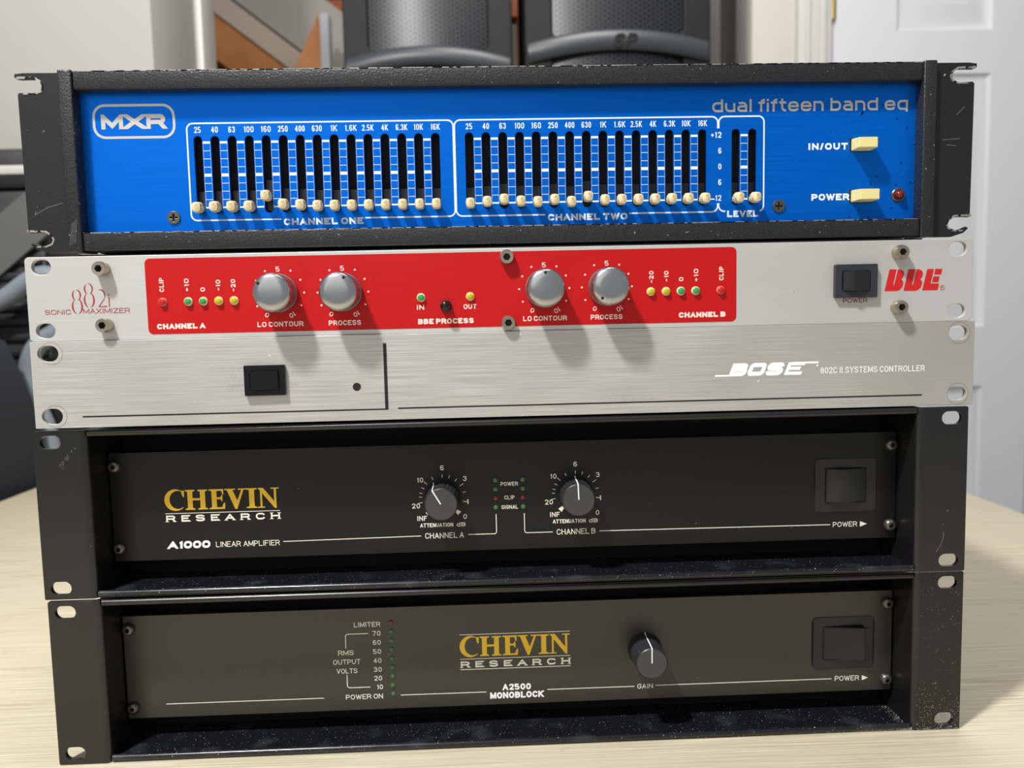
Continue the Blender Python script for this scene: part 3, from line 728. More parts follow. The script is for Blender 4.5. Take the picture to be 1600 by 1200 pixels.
pr.line([(109.9, 19.8), (109.9, 15.6), (113.5, 15.6)], fw, r=3)
pr.done('channel_outline', M['whiteprint'], eq)
pr = Print(PY-.10)
word(eq, M['whiteprint'], PY-.10, 'CHANNEL ONE', -114.5, -73.9, 12.3, 3.4, .95, r=.32, gap=.25); word(eq, M['whiteprint'], PY-.10, 'CHANNEL TWO', 20.9, 62.2, 12.3, 3.4, .95, r=.32, gap=.25)
word(eq, M['whiteprint'], PY-.10, 'LEVEL', 114.4, 130.7, 12.5, 3.4, .95, r=.32, gap=.25)
word(eq, M['whiteprint'], PY-.10, 'IN/OUT', 156.7, 177.5, 46.2, 3.4, .95, r=.32, gap=.3); word(eq, M['whiteprint'], PY-.10, 'POWER', 158.7, 178.7, 20.3, 3.4, .95, r=.32, gap=.22)
pr = Print(PY-.10); pr.text('dual fifteen band eq', 106.5, 208.8, 65.9, 6.4, 1.1, r=.27, gap=.2, sp=.5); pr.done('model_lettering', M['blueprint'], eq)
pr = Print(PY-.10)
pr.line(rrect(-206.8, -167.1, 57.2, 73.0, 5.5), 1.25, closed=True)
pr.text('MXR', -203.3, -171.4, 61.3, 7.3, 2.1, r=.22, gap=.12); pr.done('logo', M['blueprint'], eq)
# sliders: cream cap with a ridged face on a dark stem; 32 of them
def slider_cap():
    bm = bmesh.new()
    sec = [(-6.3, 1.25, 1.6, 0), (-6.1, 2.05, 2.35, 0), (-3.2, 2.45, 2.85, 0), (-.6, 2.25, 2.6, 0), (0, 1.5, 1.8, 0)]
    # depth (from panel out), half width, half height
    rings = []
    for yv, hw, hh, _ in sec:
        q = []
        for k in range(12):
            a = 2*PI*k/12; ca, sa = math.cos(a), math.sin(a)
            q.append(bm.verts.new((hw*math.copysign(abs(ca)**.62, ca), yv, hh*math.copysign(abs(sa)**.62, sa))))
        rings.append(q)
    for a, b in zip(rings, rings[1:]):
        for k in range(12): bm.faces.new((a[k], a[(k+1) % 12], b[(k+1) % 12], b[k]))
    rid = [bm.verts.new((-.9, -6.75, .55)), bm.verts.new((.9, -6.75, .1))]
    for k in range(12):
        j = (k+1) % 12
        side = lambda i: rid[0] if 3 <= i <= 8 else rid[1]
        va, vb = side(k), side(j)
        bm.faces.new([rings[0][j], rings[0][k], va]) if va is vb else bm.faces.new([rings[0][j], rings[0][k], va, vb])
    bm.faces.new(rings[-1]); bmesh.ops.recalc_face_normals(bm, faces=bm.faces)
    return bm
cap0 = from_bm('slider_knob', slider_cap(), M['cream'], eq, 50)
stem0 = box('stem', -1.6, 1.6, -.5, 6.5, -1.2, 1.2, M['cream'], cap0, .2)
shut0 = box('dust_shutter', -2.0, 2.0, 5.2, 5.6, -6.5, 9.0, M['plastic'], cap0)
zk = [21.2]*32; zk[4] = 26.6; zk[1] = zk[2] = zk[3] = 21.5; zk[5] = 22.2; zk[6] = 21.8
zk[16] = 21.9; zk[17] = 22.9; zk[18] = 21.8; zk[19] = 21.4; zk[20] = 22.4; zk[22] = 23.6
for i in range(23, 32): zk[i] = 21.8
first = True
for i, x in enumerate(slots):
    if i == 0: o = cap0
    else:
        o = cap0.copy(); C.objects.link(o); o.parent = eq
        for ch in (stem0, shut0): d = ch.copy(); C.objects.link(d); d.parent = o
    o.location = (x*K, (PY-2.0)*K, zk[i]*K)
    if i == 4: o['label'] = 'slider standing higher than its neighbours'
# stems reach the board behind the slot
for (x, z0, x2, z2, nm, d) in ((179.4, 45.3, 189.6, 51.6, 'push_button', 8.6), (179.6, 19.0, 190.2, 25.4, 'push_button', 10.2)):
    bm = bmesh.new(); bm_box(bm, x, x2, PY-d, PY+1, z0, z2, 0)
    for v in bm.verts:
        if v.co.y < PY-1: v.co.x += (.25 if v.co.x < (x+x2)/2 else -.25); v.co.z += (.2 if v.co.z < (z0+z2)/2 else -.9)
    bmesh.ops.bevel(bm, geom=list(bm.edges), offset=.3, segments=2, affect='EDGES')
    o = from_bm(nm, bm, M['cream2'], eq, 40)
    box('button_slot', x-.8, x2+.4, PY-.1, PY+.4, z0-.3, z2+.3, M['void'], o)
b_ = lathe('indicator_bezel', 204.6, 22.4, [(3.7, PY+.3), (3.7, PY-.6), (3.3, PY-1), (2.6, PY-1), (2.5, PY-.5)], M['screw_grey'], eq, 28)
led(b_, 204.6, 22.4, PY-.6, 2.4, M['led_dred'], None, 'lens', 3)
def phillips(x, z):
    # countersunk head with a cross recess
    n = 24; cr = []
    a, b = .42, 1.9
    cross = [(a, b), (a, a), (b, a), (b, -a), (a, -a), (a, -b), (-a, -b), (-a, -a), (-b, -a), (-b, a), (-a, a), (-a, b)]
    o = plate('screw', circle(0, 0, 3.3, n), [cross], PY-.7, PY+.2, M['screw_grey'], eq, .2); o.location = (x*K, 0, z*K)
    w_ = lathe('screw_recess', 0, 0, [(2.4, PY+.25), (2.4, PY-.05)], M['void'], o, 16)
phillips(-169.8, 17.0); phillips(141.5, 17.8)

# ===== second: sonic processor
bb = rack_unit('sonic_processor', 'silver one-space processor with a red centre panel and round silver knobs', (-.40, -.55, -.00359, -.70, -.00015), 222.3)
screws = [(-202, 36.4), (-202, 8.3), (0.3, 38.2), (.4, 5.1), (201.5, 36.6), (201.5, 8.6)]
hl = [obround(s*232.55, z, 9.6, 7.4) for s in (-1, 1) for z in (6.1, 37.9)]
kn = [(-115.2, 22.6), (-82.9, 22.4), (19.1, 22.0), (51.1, 22.2)]
plate('front_panel', rrect(-240.6, 240.6, .8, 42.9, 2.2), hl, 0, 3, M['alu'], bb, .25)
rd = plate('red_panel', rrect(-181.3, 117.7, 3.2, 41.1, 2.6), [], -.12, .2, M['red'], bb)
rd['label'] = 'glossy red printed panel'
box('chassis', -216, 216, 3, 190, -.2, 43.9, M['chassis'], bb, .8)
for x, z in screws:
    o = hexscrew(bb, x, z, 0 if abs(x) > 10 else -.1, 3.7, 5.2 if abs(x) > 10 else 3.6, M['screw'], hr=1.9)
for i, ((x, z), pa) in enumerate(zip(kn, (143, 64, 92, 233))):
    y0 = -.12
    kb = lathe('knob', x, z, [(9.6, y0), (9.6, y0-1.2), (9.3, y0-1.6), (9.1, y0-9), (9.5, y0-9.4), (9.5, y0-13.0), (8.9, y0-14.4), (7.8, y0-15.2), (5, y0-15.55), (1, y0-15.65)], M['knob_alu'], bb, 48, 50)
    lathe('collar', x, z, [(9.75, y0-1.0), (9.75, y0-2.2), (9.2, y0-2.3)], M['knob_dark'], kb, 48, 40)
    a = math.radians(pa); px, pz = x+7.4*math.cos(a), z+7.4*math.sin(a)
    lathe('pointer_mark', px, pz, [(.75, y0-14.2), (.75, y0-15.38)], M['void'], kb, 14)
YR = -.2
for x, z in kn:
    pr = Print(YR)
    for k in range(11):
        if k in (0, 5, 10): continue
        a = math.radians(240-30*k); pr.disc(x+12.8*math.cos(a), z+12.8*math.sin(a), .5, 12)
    pr.text('5', x-.95, x+.95, z+10.7, 2.5, .4, r=.3)
    a = math.radians(240); pr.text('0', x+12.6*math.cos(a)-.95, x+12.6*math.cos(a)+.95, z+12.6*math.sin(a)-1.2, 2.4, .4, r=.4, rot=math.radians(150))
    a = math.radians(-60); pr.text('10', x+12.8*math.cos(a)-1.6, x+12.8*math.cos(a)+1.6, z+12.8*math.sin(a)-1.2, 2.4, .4, r=.4, rot=math.radians(-150))
    pr.done('dial_markings', M['pinkwhite'], bb)
pr = Print(YR)
for t_, a, b in (('LO CONTOUR', -126.6, -103.5), ('PROCESS', -90.7, -74.4), ('LO CONTOUR', 8.0, 30.4), ('PROCESS', 42.6, 58.9)):
    word(bb, M['pinkwhite'], YR, t_, a, b, 5.7, 2.5, .5, r=.3, gap=.26)
word(bb, M['pinkwhite'], YR, 'CHANNEL A', -176.9, -152.8, 5.7, 2.7, .85, r=.3, gap=.2); word(bb, M['pinkwhite'], YR, 'CHANNEL B', 87.9, 112.1, 5.7, 2.7, .85, r=.3, gap=.2)
word(bb, M['pinkwhite'], YR, 'BBE PROCESS', -45.5, -17.2, 5.3, 2.7, .75, r=.3, gap=.22); word(bb, M['pinkwhite'], YR, 'IN', -46, -42.2, 12.6, 2.5, .5, r=.3); word(bb, M['pinkwhite'], YR, 'OUT', -22.2, -15.6, 12.5, 2.5, .5, r=.3)
for sgn, arr in ((1, [('CLIP', -173.5, 27.9, 7.0), ('+10', -161.0, 27.6, 6.4), ('0', -153.1, 25.2, 2.0), ('-10', -145.3, 27.2, 5.3), ('-20', -137.8, 27.0, 6.0)]),
                 (1, [('-20', 73.9, 26.8, 6.0), ('-10', 81.6, 27.0, 5.3), ('0', 89.2, 25.3, 2.0), ('+10', 96.9, 27.2, 6.4), ('CLIP', 109.9, 27.8, 7.0)])):
    for t_, x, z, L_ in arr: word(bb, M['pinkwhite'], YR, t_, x-L_/2, x+L_/2, z-1.15, 2.3, .5, r=.3, rot=PI/2)
for x, c in ((-173.2, 'red'), (-160.5, 'green'), (-153, 'green'), (-145.3, 'yellow'), (-137.6, 'yellow'), (73.6, 'yellow'), (81.4, 'yellow'), (89, 'green'), (96.6, 'green'), (109.5, 'red'), (-43.6, 'green'), (-18.7, 'yellow')):
    led(bb, x, 19.3 if abs(x) > 50 else 18.8, -.12, 2.2, M['led_core_'+c], M['led_rim_red'] if c == 'red' else M['led_rim'], proud=1.7)['label'] = 'round %s indicator light' % c
lathe('push_button', -31.1, 14.2, [(3.0, -.1), (3.0, -.9), (2.6, -1), (2.3, -4.6), (1.8, -5.2), (.3, -5.5)], M['gloss_black'], bb, 24, 50)
# 882i SONIC MAXIMIZER
pr = Print(-.07)
def thinarc(cx, cz, rx, rz, a0, a1, w0, w1, n=14):
    path, ws = [], []
    for i in range(n+1):
        t = i/n; a = math.radians(a0+(a1-a0)*t); path.append((cx+rx*math.cos(a), cz+rz*math.sin(a))); ws.append(w0+(w1-w0)*math.sin(PI*t))
    ribbon(pr.V, pr.F, path, False, ws, -.07)
def thin8(cx, z0, z1):
    h = z1-z0; zt = z0+h*.76; zb = z0+h*.31
    thinarc(cx-.1, zt, 1.9, h*.22, 120, 250, .12, .75); thinarc(cx-.1, zt, 1.9, h*.22, 95, -70, .12, .75)
    thinarc(cx, zb, 2.35, h*.31, 125, 255, .12, .85); thinarc(cx, zb, 2.35, h*.31, 75, -80, .12, .85)
thin8(-215.9, 14.3, 26.6); thin8(-209.8, 17.4, 29.6)
thinarc(-204.2, 23.2, 2.2, 3.0, 110, -35, .15, .7)
pr.line([(-202.4, 21.5), (-205.2, 17.7)], .45); pr.line([(-205.3, 17.7), (-201.5, 17.7)], .45); pr.disc(-201.6, 17.8, .4)
pr.line([(-200.0, 17.4), (-200.0, 22.3)], .5); pr.disc(-200.1, 23.6, .38)
pr.text('SONIC', -232.2, -219.3, 14.2, 2.3, .33, r=.3, gap=.18); pr.text('MAXIMIZER', -213.2, -190.0, 14.3, 2.5, .33, r=.3, gap=.18)
pr.done('model_lettering', M['darkred'], bb)
# power switch and red logo
rocker(bb, 171.6, 186.4, 17.4, 27.6, 0, 3.6, M['plastic_grey'], M['plastic'], .36, (2.2, .4, .5), bulge=.6, rin=1.2, rout=.8, dy=2.4, label='black rocker switch with charcoal surround')
pr = Print(-.07); pr.text('POWER', 173.1, 185.8, 11.4, 2.4, .38, r=.3, gap=.2); pr.done('power_lettering', M['maroon'], bb)
def ql(p): return [(194.7+(x-740)*.04196, 28.35-(y-155+(x-740)*.012)*.0402) for x, y in p]
pr = Print(-.08)
Bp = [(797, 162), (885, 162), (846, 357), (860, 357), (901, 162), (935, 163), (970, 185), (980, 225), (970, 262), (948, 292), (968, 315), (972, 350), (955, 395), (925, 425), (890, 437), (740, 437)]
pr.poly(ql(Bp)); pr.poly(ql([(x+235, y-1) for x, y in Bp]))
pr.poly(ql([(1268, 160), (1350, 160), (1313, 345), (1418, 345), (1402, 430), (1208, 432)])); pr.poly(ql([(1368, 160), (1455, 160), (1440, 233), (1353, 233)])); pr.poly(ql([(1345, 254), (1422, 254), (1407, 330), (1330, 330)]))
pr.line(circle(224.9, 18.2, 1.15, 20), .25, closed=True); pr.text('R', 224.5, 225.3, 17.7, 1.1, .2)
pr.done('logo', M['redink'], bb)

# ===== third: systems controller
bo = rack_unit('systems_controller', 'plain brushed aluminium one-space controller with a white slanted logo', (.88, -1.49, .00071, .61, -.00001), 177.8)
hl = [obround(s*232.55, z, 10.4, 8.0 if s < 0 else 7.2) for s in (-1, 1) for z in (6.1, 37.9)]
fp = plate('front_panel', rrect(-241.2, 241.4, .1, 43.9, .4, 2), hl, 0, 3, M['alu2'], bo, .2)
for s in (-1, 1):
    for z in (6.1, 37.9):   # rings scratched by rack screw washers
        q = Print(-.04); q.line(circle(s*232.0+(1.6 if s < 0 else -1.6)*-s*0+1.2, z, 5.6, 28), .22, closed=True); q.done('washer_mark', M['alu_edge'], bo)
box('chassis', -216, 216, 3, 200, -.3, 43.7, M['chassis'], bo, .8)
sw = rocker(bo, -132.2, -117.4, 17.0, 27.0, 0, 2.9, M['gloss_black'], M['gloss_black'], .5, (1.0, .7, .7), bulge=.3, rin=1.5, rout=.6, dy=2.2, label='black rocker switch')
pr = Print(-.06); pr.disc(-78.9, 17.4, 2.1, 24); pr.done('indicator_dot', M['blackink'], bo)
pr = Print(-.06); pr.poly([(-64.9, 39.3), (-64.9, 6.0), (-217.4, 6.0), (-217.4, 5.25), (-63.2, 5.25), (-63.2, 39.3)]); pr.done('border_line', M['blackink'], bo)
pr = Print(-.06); pr.rect(-58.3, 214.2, 5.5, 6.25); pr.done('border_line', M['blackink'], bo)
word(bo, M['faint'], -.05, 'OFF', -144.2, -137.6, 17.6, 2.3, .3, r=.4); word(bo, M['faint'], -.05, 'ON', -113.2, -108.4, 18.0, 2.5, .3, r=.4); pr = Print(-.05); pr.line(circle(-141, 24.6, 1.1, 16), .3, closed=True); pr.done('off_mark', M['faint'], bo); pr = Print(-.05); pr.line([(-111.2, 24), (-111.2, 26.5)], .3)
pr.done('switch_lettering', M['faint'], bo)
pr = Print(-.06)
sl_ = .5
for ch, a, b in (('B', 112.2, 120.9), ('O', 121.5, 130.3), ('S', 131.0, 139.7), ('E', 141.2, 150.2)):
    pr.text(ch, a, b, 18.0, 6.7, 2.2 if ch != 'E' else 1.75, r=.16, slant=sl_*.8)
pr.poly([(105.2, 18.0), (115, 18.0), (115.5, 18.9), (105.2, 18.9)]); pr.poly([(145, 23.75), (159.3, 23.75), (159.5, 24.75), (145.6, 24.75)]); pr.disc(158.7, 22.7, .55)
pr.done('logo', M['whiteink'], bo)
pr = Print(-.06); pr.text('802C II SYSTEMS CONTROLLER', 160.5, 215.4, 18.4, 3.1, .40, r=.42, gap=.26, sp=.5); pr.done('model_lettering', M['whiteink'], bo)

# ===== the two power amplifiers: deep black frame, recessed plate
def dome_screws(u, zt, zb, y, mt_=None):
    for s in (-1, 1):
        for z in (zt, zb): hexscrew(u, s*210.4, z, y, 3.5, 3.0, mt_ or M['screw_grey'], dome=True, hr=1.3)
def amp(name, label, pose, z0, PD, pm, zp0, zp1, hb):
    u = rack_unit(name, label, pose, z0)
    for s in (-1, 1):
        a, b = sorted((s*217.2, s*241.3))
        hs = [obround(s*232.55, z, 10.4, 6.9) for z in (5.95, 82.15)]
        e = plate('rack_ear', rrect(a, b, 0, 88.0, .8, 3), hs, 0, 2.5, M['amp_black'] if not (hb and s > 0) else M['amp_dust2'], u, .25)
        # rounded bend into the side wall
        bm = bmesh.new(); prev = None
        prof = [(217.3, 0)]+[(217.3-3.0*math.sin(t), 3.0-3.0*math.cos(t)) for t in [PI/2*i/6 for i in range(7)]]+[(214.3, 60), (216.3, 60), (216.3, 3), (217.3, 2.5)]
        for z in (0, 88.0):
            q = [bm.verts.new((s*x, y, z)) for x, y in prof]
            if prev:
                for i in range(len(prof)): bm.faces.new((prev[i], prev[(i+1) % len(prof)], q[(i+1) % len(prof)], q[i]))
                bm.faces.new(q)
            else: bm.faces.new(q)
            prev = q
        bmesh.ops.recalc_face_normals(bm, faces=bm.faces)
        from_bm('side_wall', bm, M['amp_black'], u, 30)
    for nm, z0_, z1_, lip in (('bottom_flange', .1, 1.7, 1), ('top_flange', 86.2, 87.9, -1)):
        bm = bmesh.new(); bm_box(bm, -214.2, 214.2, 1.2, 36.2, z0_, z1_, .0)
        bmesh.ops.create_cone(bm, cap_ends=True, segments=16, radius1=1.7, radius2=1.7, depth=428.4, matrix=Matrix.Translation((0, 1.9, z0_+1.75 if lip > 0 else z1_-1.75)) @ Matrix.Rotation(PI/2, 4, 'Y'))
        from_bm(nm, bm, M['amp_dust'] if lip > 0 else M['amp_black'], u, 35)
    box('chassis', -213.8, 213.8, 36, 360, .2, 87.8, M['void'], u, 1)
    box('mounting_bracket', -213.6, -200, PD+3, 36.5, 14, 70, M['chassis'], u); box('mounting_bracket', 200, 213.6, PD+3, 36.5, 14, 70, M['chassis'], u)
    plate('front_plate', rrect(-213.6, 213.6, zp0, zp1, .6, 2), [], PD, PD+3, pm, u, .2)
    return u
a1 = amp('power_amplifier', 'black two-channel power amplifier with gold lettering and two attenuator knobs', (-1.64, -1.50, -.00448, .46, .00182), 88.9, 20, M['plate1'], 13.2, 72.6, False)
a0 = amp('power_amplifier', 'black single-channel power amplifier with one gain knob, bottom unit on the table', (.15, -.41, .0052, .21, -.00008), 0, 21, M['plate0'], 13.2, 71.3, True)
dome_screws(a1, 65.5, 20.5, 20); dome_screws(a0, 64.2, 19.6, 21)

def chevin(u, x0, x1, z0, z1, y):
    """gold roman capitals in a 1370 x 228 design grid"""
    kx = (x1-x0)/1370; kz = (z1-z0)/228; pr = Print(y)
    def poly(p): pr.poly([(x0+a*kx, z0+b*kz) for a, b in p])
    def bar(a, b, c, d): poly([(a, c), (b, c), (b, d), (a, d)])
    out = [(130+132*math.cos(math.radians(t)), 116+124*math.sin(math.radians(t))) for t in range(42, 322, 10)]
    inn = [(160+100*math.cos(math.radians(t)), 118+104*math.sin(math.radians(t))) for t in range(308, 46, -10)]
    poly(out+inn)
    poly([(205, 222), (238, 222), (234, 150), (218, 150), (205, 196)])
    def stem(a, b, sa=None, sb=None, top=True, bot=True):
        bar(a, b, 0, 228)
        if bot: poly([((sa or a-28), 0), ((sb or b+28), 0), ((sb or b+28), 12), (b, 22), (a, 22), ((sa or a-28), 12)])
        if top: poly([((sa or a-28), 228), ((sb or b+28), 228), ((sb or b+28), 216), (b, 206), (a, 206), ((sa or a-28), 216)])
    stem(275, 335); stem(425, 485); bar(330, 430, 108, 132)
    stem(562, 622, 530, 650); bar(600, 705, 208, 228); poly([(705, 228), (705, 165), (692, 165), (678, 208)]); bar(600, 680, 112, 134); poly([(690, 158), (690, 88), (678, 88), (668, 112), (668, 134), (678, 158)])
    bar(600, 712, 0, 20); poly([(716, 0), (722, 70), (706, 70), (682, 20), (690, 0)])
    poly([(745, 218), (812, 218), (880, 62), (858, -4), (838, -4)]); poly([(838, -4), (862, -4), (948, 218), (922, 218), (846, 40)]); bar(718, 845, 214, 228); bar(880, 975, 214, 228)
    stem(1010, 1072, 975, 1105)
    bar(1142, 1166, 0, 226); bar(1308, 1334, 0, 226); poly([(1115, 228), (1180, 228), (1334, 42), (1334, -6), (1312, -6), (1142, 196)]); bar(1112, 1196, 0, 13); bar(1270, 1366, 215, 228)
    pr.done('gold_lettering', M['gold'], u)
for u, xa, xb, zb, zt, y, lines, rz in ((a1, -185.2, -123.8, 40.6, 51.5, 19.9, (38.8,), 34.2), (a0, -30.5, 31.0, 41.6, 52.9, 20.9, (54.2, 40.2, 34.2), 35.3)):
    chevin(u, xa, xb, zb, zt, y)
    pr = Print(y)
    for z in lines: pr.rect(xa, xb, z-.18, z+.18)
    pr.text('RESEARCH', xa+.3, xb-.1, rz, 3.6, .85, r=.4, gap=.8, serif=.95)
    pr.done('research_lettering', M['ivoryink'], u)
# upper amplifier print
Y = 19.92; pr = Print(Y)
word(a1, M['ivoryink'], Y, 'LINEAR AMPLIFIER', -159.1, -124.8, 19.6, 3.0, .36, r=.42, gap=.2, sp=.6)
for pts_ in ([(-122.8, 21.6), (-48.1, 22.3)], [(-22.4, 22.3), (-6.9, 22.3), (-6.9, 33.2)], [(8.5, 33.2), (8.5, 22.3), (23.9, 22.3)], [(49.5, 22.1), (177.4, 21.6)]):
    pr = Print(Y); pr.line(pts_, .42, r=1.2); pr.done('printed_line', M['ivoryink'], a1)
word(a1, M['ivoryink'], Y, 'CHANNEL A', -45.9, -24.8, 20.7, 3.1, .40, r=.42, gap=.24); word(a1, M['ivoryink'], Y, 'CHANNEL B', 26.0, 47.3, 20.7, 3.1, .40, r=.42, gap=.24)
word(a1, M['ivoryink'], Y, 'POWER', 178.9, 192.4, 20.2, 2.8, .36, r=.42, gap=.2); pr = Print(Y); pr.poly([(194, 20.0), (197.9, 21.5), (194, 23.0)]); pr.done('arrow_mark', M['ivoryink'], a1)
word(a1, M['ivoryink'], Y, 'POWER', -4.0, 5.4, 48.7, 2.1, .32, r=.42, gap=.22); word(a1, M['ivoryink'], Y, 'CLIP', -2.2, 3.4, 41.2, 2.1, .32, r=.42, gap=.26); word(a1, M['ivoryink'], Y, 'SIGNAL', -3.9, 5.2, 35.9, 2.1, .32, r=.42, gap=.26)
pr = Print(Y); pr.text('A1000', -185.0, -162.3, 19.4, 4.1, 1.25, r=.3, gap=.12, slant=.08); pr.done('model_lettering', M['whiteink'], a1)
for cx, shown in ((-35.6, 'A'), (36.8, 'B')):
    cz = 43.0; pr = Print(Y)
    angs = [90, 116, 137, 152, 166, 176, 191, 72, 53, 34, 14, -11]
    for a_ in angs:
        a = math.radians(a_); r0 = 11.3; r1 = 13.0 if a_ in (90, 72, 53, 14, 152, 166, 176, 116) else 13.6
        pr.line([(cx+r0*math.cos(a), cz+r0*math.sin(a)), (cx+r1*math.cos(a), cz+r1*math.sin(a))], .3)
    for a_ in (-45, 225):
        a = math.radians(a_); dx_, dz_ = math.cos(a), math.sin(a); nx, nz = -dz_, dx_
        pr.poly([(cx+9.6*dx_+.7*nx, cz+9.6*dz_+.7*nz), (cx+9.6*dx_-.7*nx, cz+9.6*dz_-.7*nz), (cx+12.4*dx_-1.25*nx, cz+12.4*dz_-1.25*nz), (cx+12.4*dx_+1.25*nx, cz+12.4*dz_+1.25*nz)])
    for t_, dx_, dz_, w_ in (('6', 0, 16.6, 2.0), ('10', -12.0, 10.2, 3.4), ('3', 12.2, 10.4, 2.0), ('1', 13.4, -2.4, 1.0), ('0', 11.8, -10.6, 2.0), ('INF', -11.6, -11.0, 5.4), ('20', -14.7, -4.0, 4.4)):
        pr.text(t_, cx+dx_-w_/2, cx+dx_+w_/2, cz+dz_-1.35, 2.7, .42, r=.42, gap=.3)
    pr.text('ATTENUATION', cx-12.8, cx+5.2, 27.0, 2.2, .42, r=.42, gap=.2); 
    pr.text('dB', cx+7.0, cx+11.9, 27.0, 2.2, .42, r=.42, gap=.3)
    pr.done('dial_markings', M['ivoryink'], a1)
def blackknob(u, x, z, y, r, h, ang, facem):
    n = 72
    k = lathe('knob', x, z, [(r+1.1, y), (r+1.1, y-.8), (r+.35, y-2.0), (r+.2, y-h*.8), (r, y-h+.9), (r, y-h+.5), (r-.45, y-h)], M['knob_blk'], u, n, 30, (3, .35, 1, 4))
    pr = Print(y-h-.03); pr.poly(circle(x, z, r-.6, 40)); pr.done('knob_face', facem, k)
    a = math.radians(ang); dx_, dz_ = math.cos(a), math.sin(a); nx, nz = -dz_*.32, dx_*.32
    pts = [(.4, y-h-.06), (r-.35, y-h-.08), (r+.15, y-h+.4), (r+.38, y-h*.72), (r+.55, y-2.2), (r+1.25, y-.8), (r+1.3, y-.1)]
    vs, fs = [], []
    for q, yv in pts: vs += [(x+q*dx_+nx, yv, z+q*dz_+nz), (x+q*dx_-nx, yv, z+q*dz_-nz)]
    for i in range(len(pts)-1): fs.append((2*i, 2*i+1, 2*i+3, 2*i+2))
    link('pointer_line', vs, fs, M['pointer'], k)
    return k
blackknob(a1, -35.6, 43.0, 20, 8.7, 16, 120, M['knob_face']); blackknob(a1, 36.8, 43.2, 20, 8.7, 16, 92, M['knob_face'])
for x in (-6.9, 8.0):
    for z, c in ((52.0, 'led_dgreen'), (47.0, 'led_dgreen'), (42.0, 'led_dred'), (36.9, 'led_dgreen')):
        led(a1, x, z, 20, 1.35, M[c], None, proud=1.0)['label'] = 'small %s indicator light' % ('red' if c == 'led_dred' else 'green')
def ampswitch(u, x0, x1, z0, z1, y, peak, pro):
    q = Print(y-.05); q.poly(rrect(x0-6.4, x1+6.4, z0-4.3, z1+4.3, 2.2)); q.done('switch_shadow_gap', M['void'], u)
    r = rocker(u, x0, x1, z0, z1, y, 5.6, M['plastic'], M['plastic'], peak, pro, rin=.4, rout=2.0, dy=.5)
    return r
ampswitch(a1, 174.3, 197.0, 34.0, 53.2, 20, .33, (3.2, .2, .6)); ampswitch(a0, 174.0, 197.2, 32.2, 51.6, 21, .96, (3.4, 3.2, .1))
# lower amplifier print
Y = 20.92; pr = Print(Y)
for a, b in ((-192.8, -106.5), (-64.0, -16.4), (17.7, 67.0), (78.8, 179.3)): pr = Print(Y); pr.line([(a, 20.9), (b, 20.8)], .42); pr.done('printed_line', M['ivoryink'], a0)
word(a0, M['ivoryink'], Y, 'POWER', 181.2, 195.2, 19.4, 2.9, .38, r=.42, gap=.2); pr = Print(Y); pr.poly([(196.8, 19.2), (200.3, 20.7), (196.8, 22.2)]); pr.done('arrow_mark', M['ivoryink'], a0); word(a0, M['ivoryink'], Y, 'GAIN', 68.5, 77.3, 19.3, 2.8, .38, r=.42, gap=.22)
word(a0, M['ivoryink'], Y, 'LIMITER', -88.4, -74.0, 60.7, 2.7, .38, r=.42, gap=.25)
for t_, z in (('70', 56.8), ('60', 51.6), ('50', 46.4), ('40', 41.2), ('30', 36.1), ('20', 31.1)): word(a0, M['ivoryink'], Y, t_, -78.4, -74.0, z-1.3, 2.7, .38, r=.45, gap=.3)
word(a0, M['ivoryink'], Y, '10', -77.0, -73.7, 24.7, 2.7, .38, r=.45, gap=.3)
word(a0, M['ivoryink'], Y, 'POWER ON', -94.4, -73.9, 19.4, 2.8, .38, r=.42, gap=.22); word(a0, M['ivoryink'], Y, 'RMS', -97.7, -89.1, 44.9, 2.8, .38, r=.42, gap=.22); word(a0, M['ivoryink'], Y, 'OUTPUT', -100.6, -85.6, 39.7, 2.8, .38, r=.42, gap=.22); word(a0, M['ivoryink'], Y, 'VOLTS', -98.9, -87.5, 34.5, 2.8, .38, r=.42, gap=.22)
pr = Print(Y); pr.line([(-80.7, 56.9), (-93.3, 56.9), (-93.3, 48.8)], .42, r=1.4); pr.done('scale_bracket', M['ivoryink'], a0); pr = Print(Y); pr.line([(-93.3, 33.7), (-93.3, 26.2), (-80.7, 26.2)], .42, r=1.4)
pr.done('scale_bracket', M['ivoryink'], a0)
word(a0, M['whiteink'], Y, 'A2500', -7.3, 8.6, 21.4, 3.6, .85, r=.38, gap=.2, name='model_lettering'); word(a0, M['whiteink'], Y, 'MONOBLOCK', -14.3, 15.6, 16.7, 3.7, .95, r=.38, gap=.16, name='model_lettering')
for i, z in enumerate((62.8, 57.7, 52.6, 47.4, 42.2, 37.1, 32.0, 26.8, 21.7)):
    led(a0, -68.1, z, 21, 1.25, M['led_dred' if i == 0 else 'led_dgreen'], None, proud=.8)['label'] = 'small %s indicator light' % ('dark red' if i == 0 else 'green')
blackknob(a0, 72.9, 42.3, 21, 8.5, 19.5, 90, M['knob_face'])

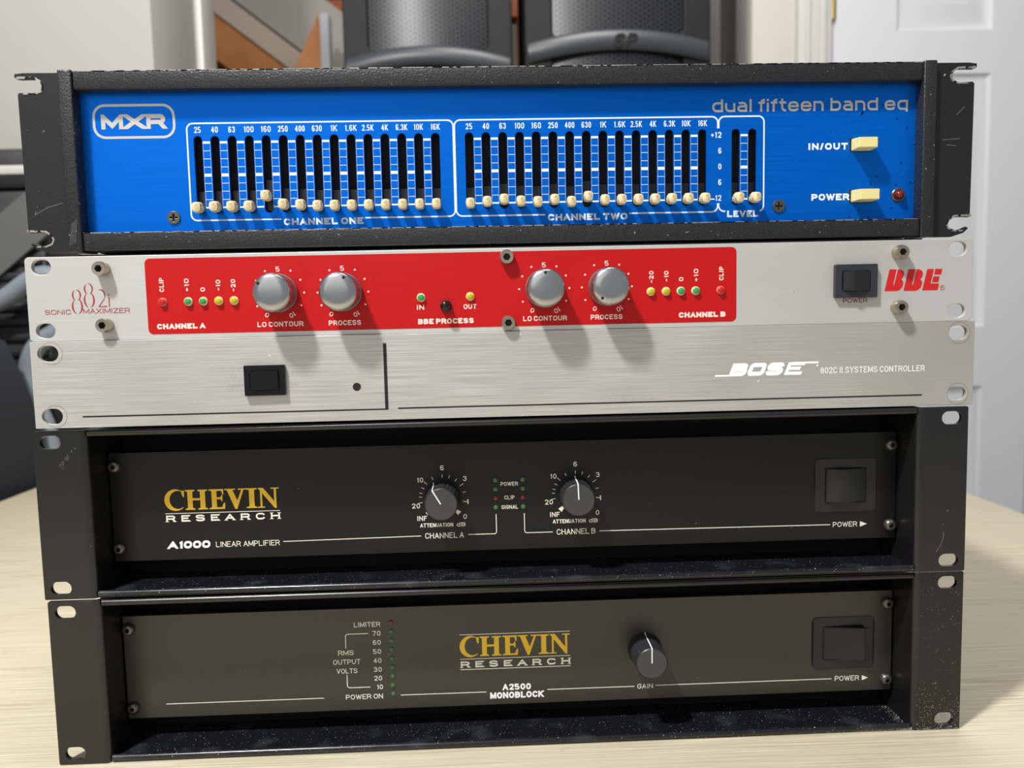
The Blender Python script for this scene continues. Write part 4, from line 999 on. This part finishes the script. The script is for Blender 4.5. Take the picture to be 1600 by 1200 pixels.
# crumbs of plaster dust along the foot of the lower amplifier, thickest at its right corner
rd_ = random.Random(3); V = []; F = []
def crumb(x, y, z, r):
    b0 = len(V); V.extend([(x-r, y, z), (x+r, y, z-r*.2), (x, y-r*.7, z+r*.9), (x, y+r*.6, z+r*.5)]); F.extend([(b0, b0+1, b0+2), (b0, b0+2, b0+3), (b0+1, b0+3, b0+2)])
for i in range(420):
    t = rd_.random()**2; crumb(215-t*150*rd_.random(), .9-rd_.random()*.5, .1+rd_.random()*1.2, .12+.2*rd_.random())
for i in range(260): crumb(217+23.5*rd_.random(), -.12, .2+26*rd_.random()**2.6, .1+.2*rd_.random())
for i in range(160): crumb(-200+410*rd_.random(), 3+22*rd_.random(), 1.85, .1+.16*rd_.random())
for i in range(120): y_ = 3+22*rd_.random(); crumb(213.5-abs(rd_.gauss(0, 2.2)), y_, 1.85, .1+.2*rd_.random())
dg = link('dust_grit', V, F, mat('plaster_dust', '#d9d5c8', .9), a0); dg['kind'] = 'stuff'; dg['label'] = 'pale dust crumbs'

# scratches and a chip in the paint of the ears
M['scratch'] = mat('paint_scratch', '#77787a', .5)
def scratch(u, y, segs, wd=.14):
    pr = Print(y)
    for p_ in segs: pr.line(p_, wd)
    o = pr.done('paint_scratch', M['scratch'], u); o['kind'] = 'stuff'
rs = random.Random(11); L_ = []
for i in range(26):
    t = rs.random(); x = -228.3+7.2*t+rs.uniform(-1, 1); z = 68.7+10.5*t+rs.uniform(-1.2, 1.2); L_.append([(x, z), (x+rs.uniform(.2, .9), z+rs.uniform(.3, 1.3))])
scratch(a1, -.04, L_, .12)
scratch(a1, -.04, [[(229.6, 21.5), (229.4, 18), (228, 14), (225.6, 10.6)], [(229.3, 25.2), (229.4, 26)], [(231, 32.4), (231.9, 33)], [(231.2, 32.9), (231.7, 33.2)]], .22)
scratch(eq, -.04, [[(-236.5, 19), (-230, 22.6), (-222.5, 24.6)], [(-236.8, 18.8), (-236, 21)], [(-230.2, 59.2), (-229, 60.2)], [(-229.9, 60.2), (-229.2, 59.3)], [(225, 49.5), (234, 50)], [(227, 47), (232, 46.4)], [(232, 62), (236, 66)]], .2)
scratch(eq, -3.26, [[(-219+i*.75, 3+i*.4), (-217.2+i*.6, 14+i*.5)] for i in range(5)], .12)
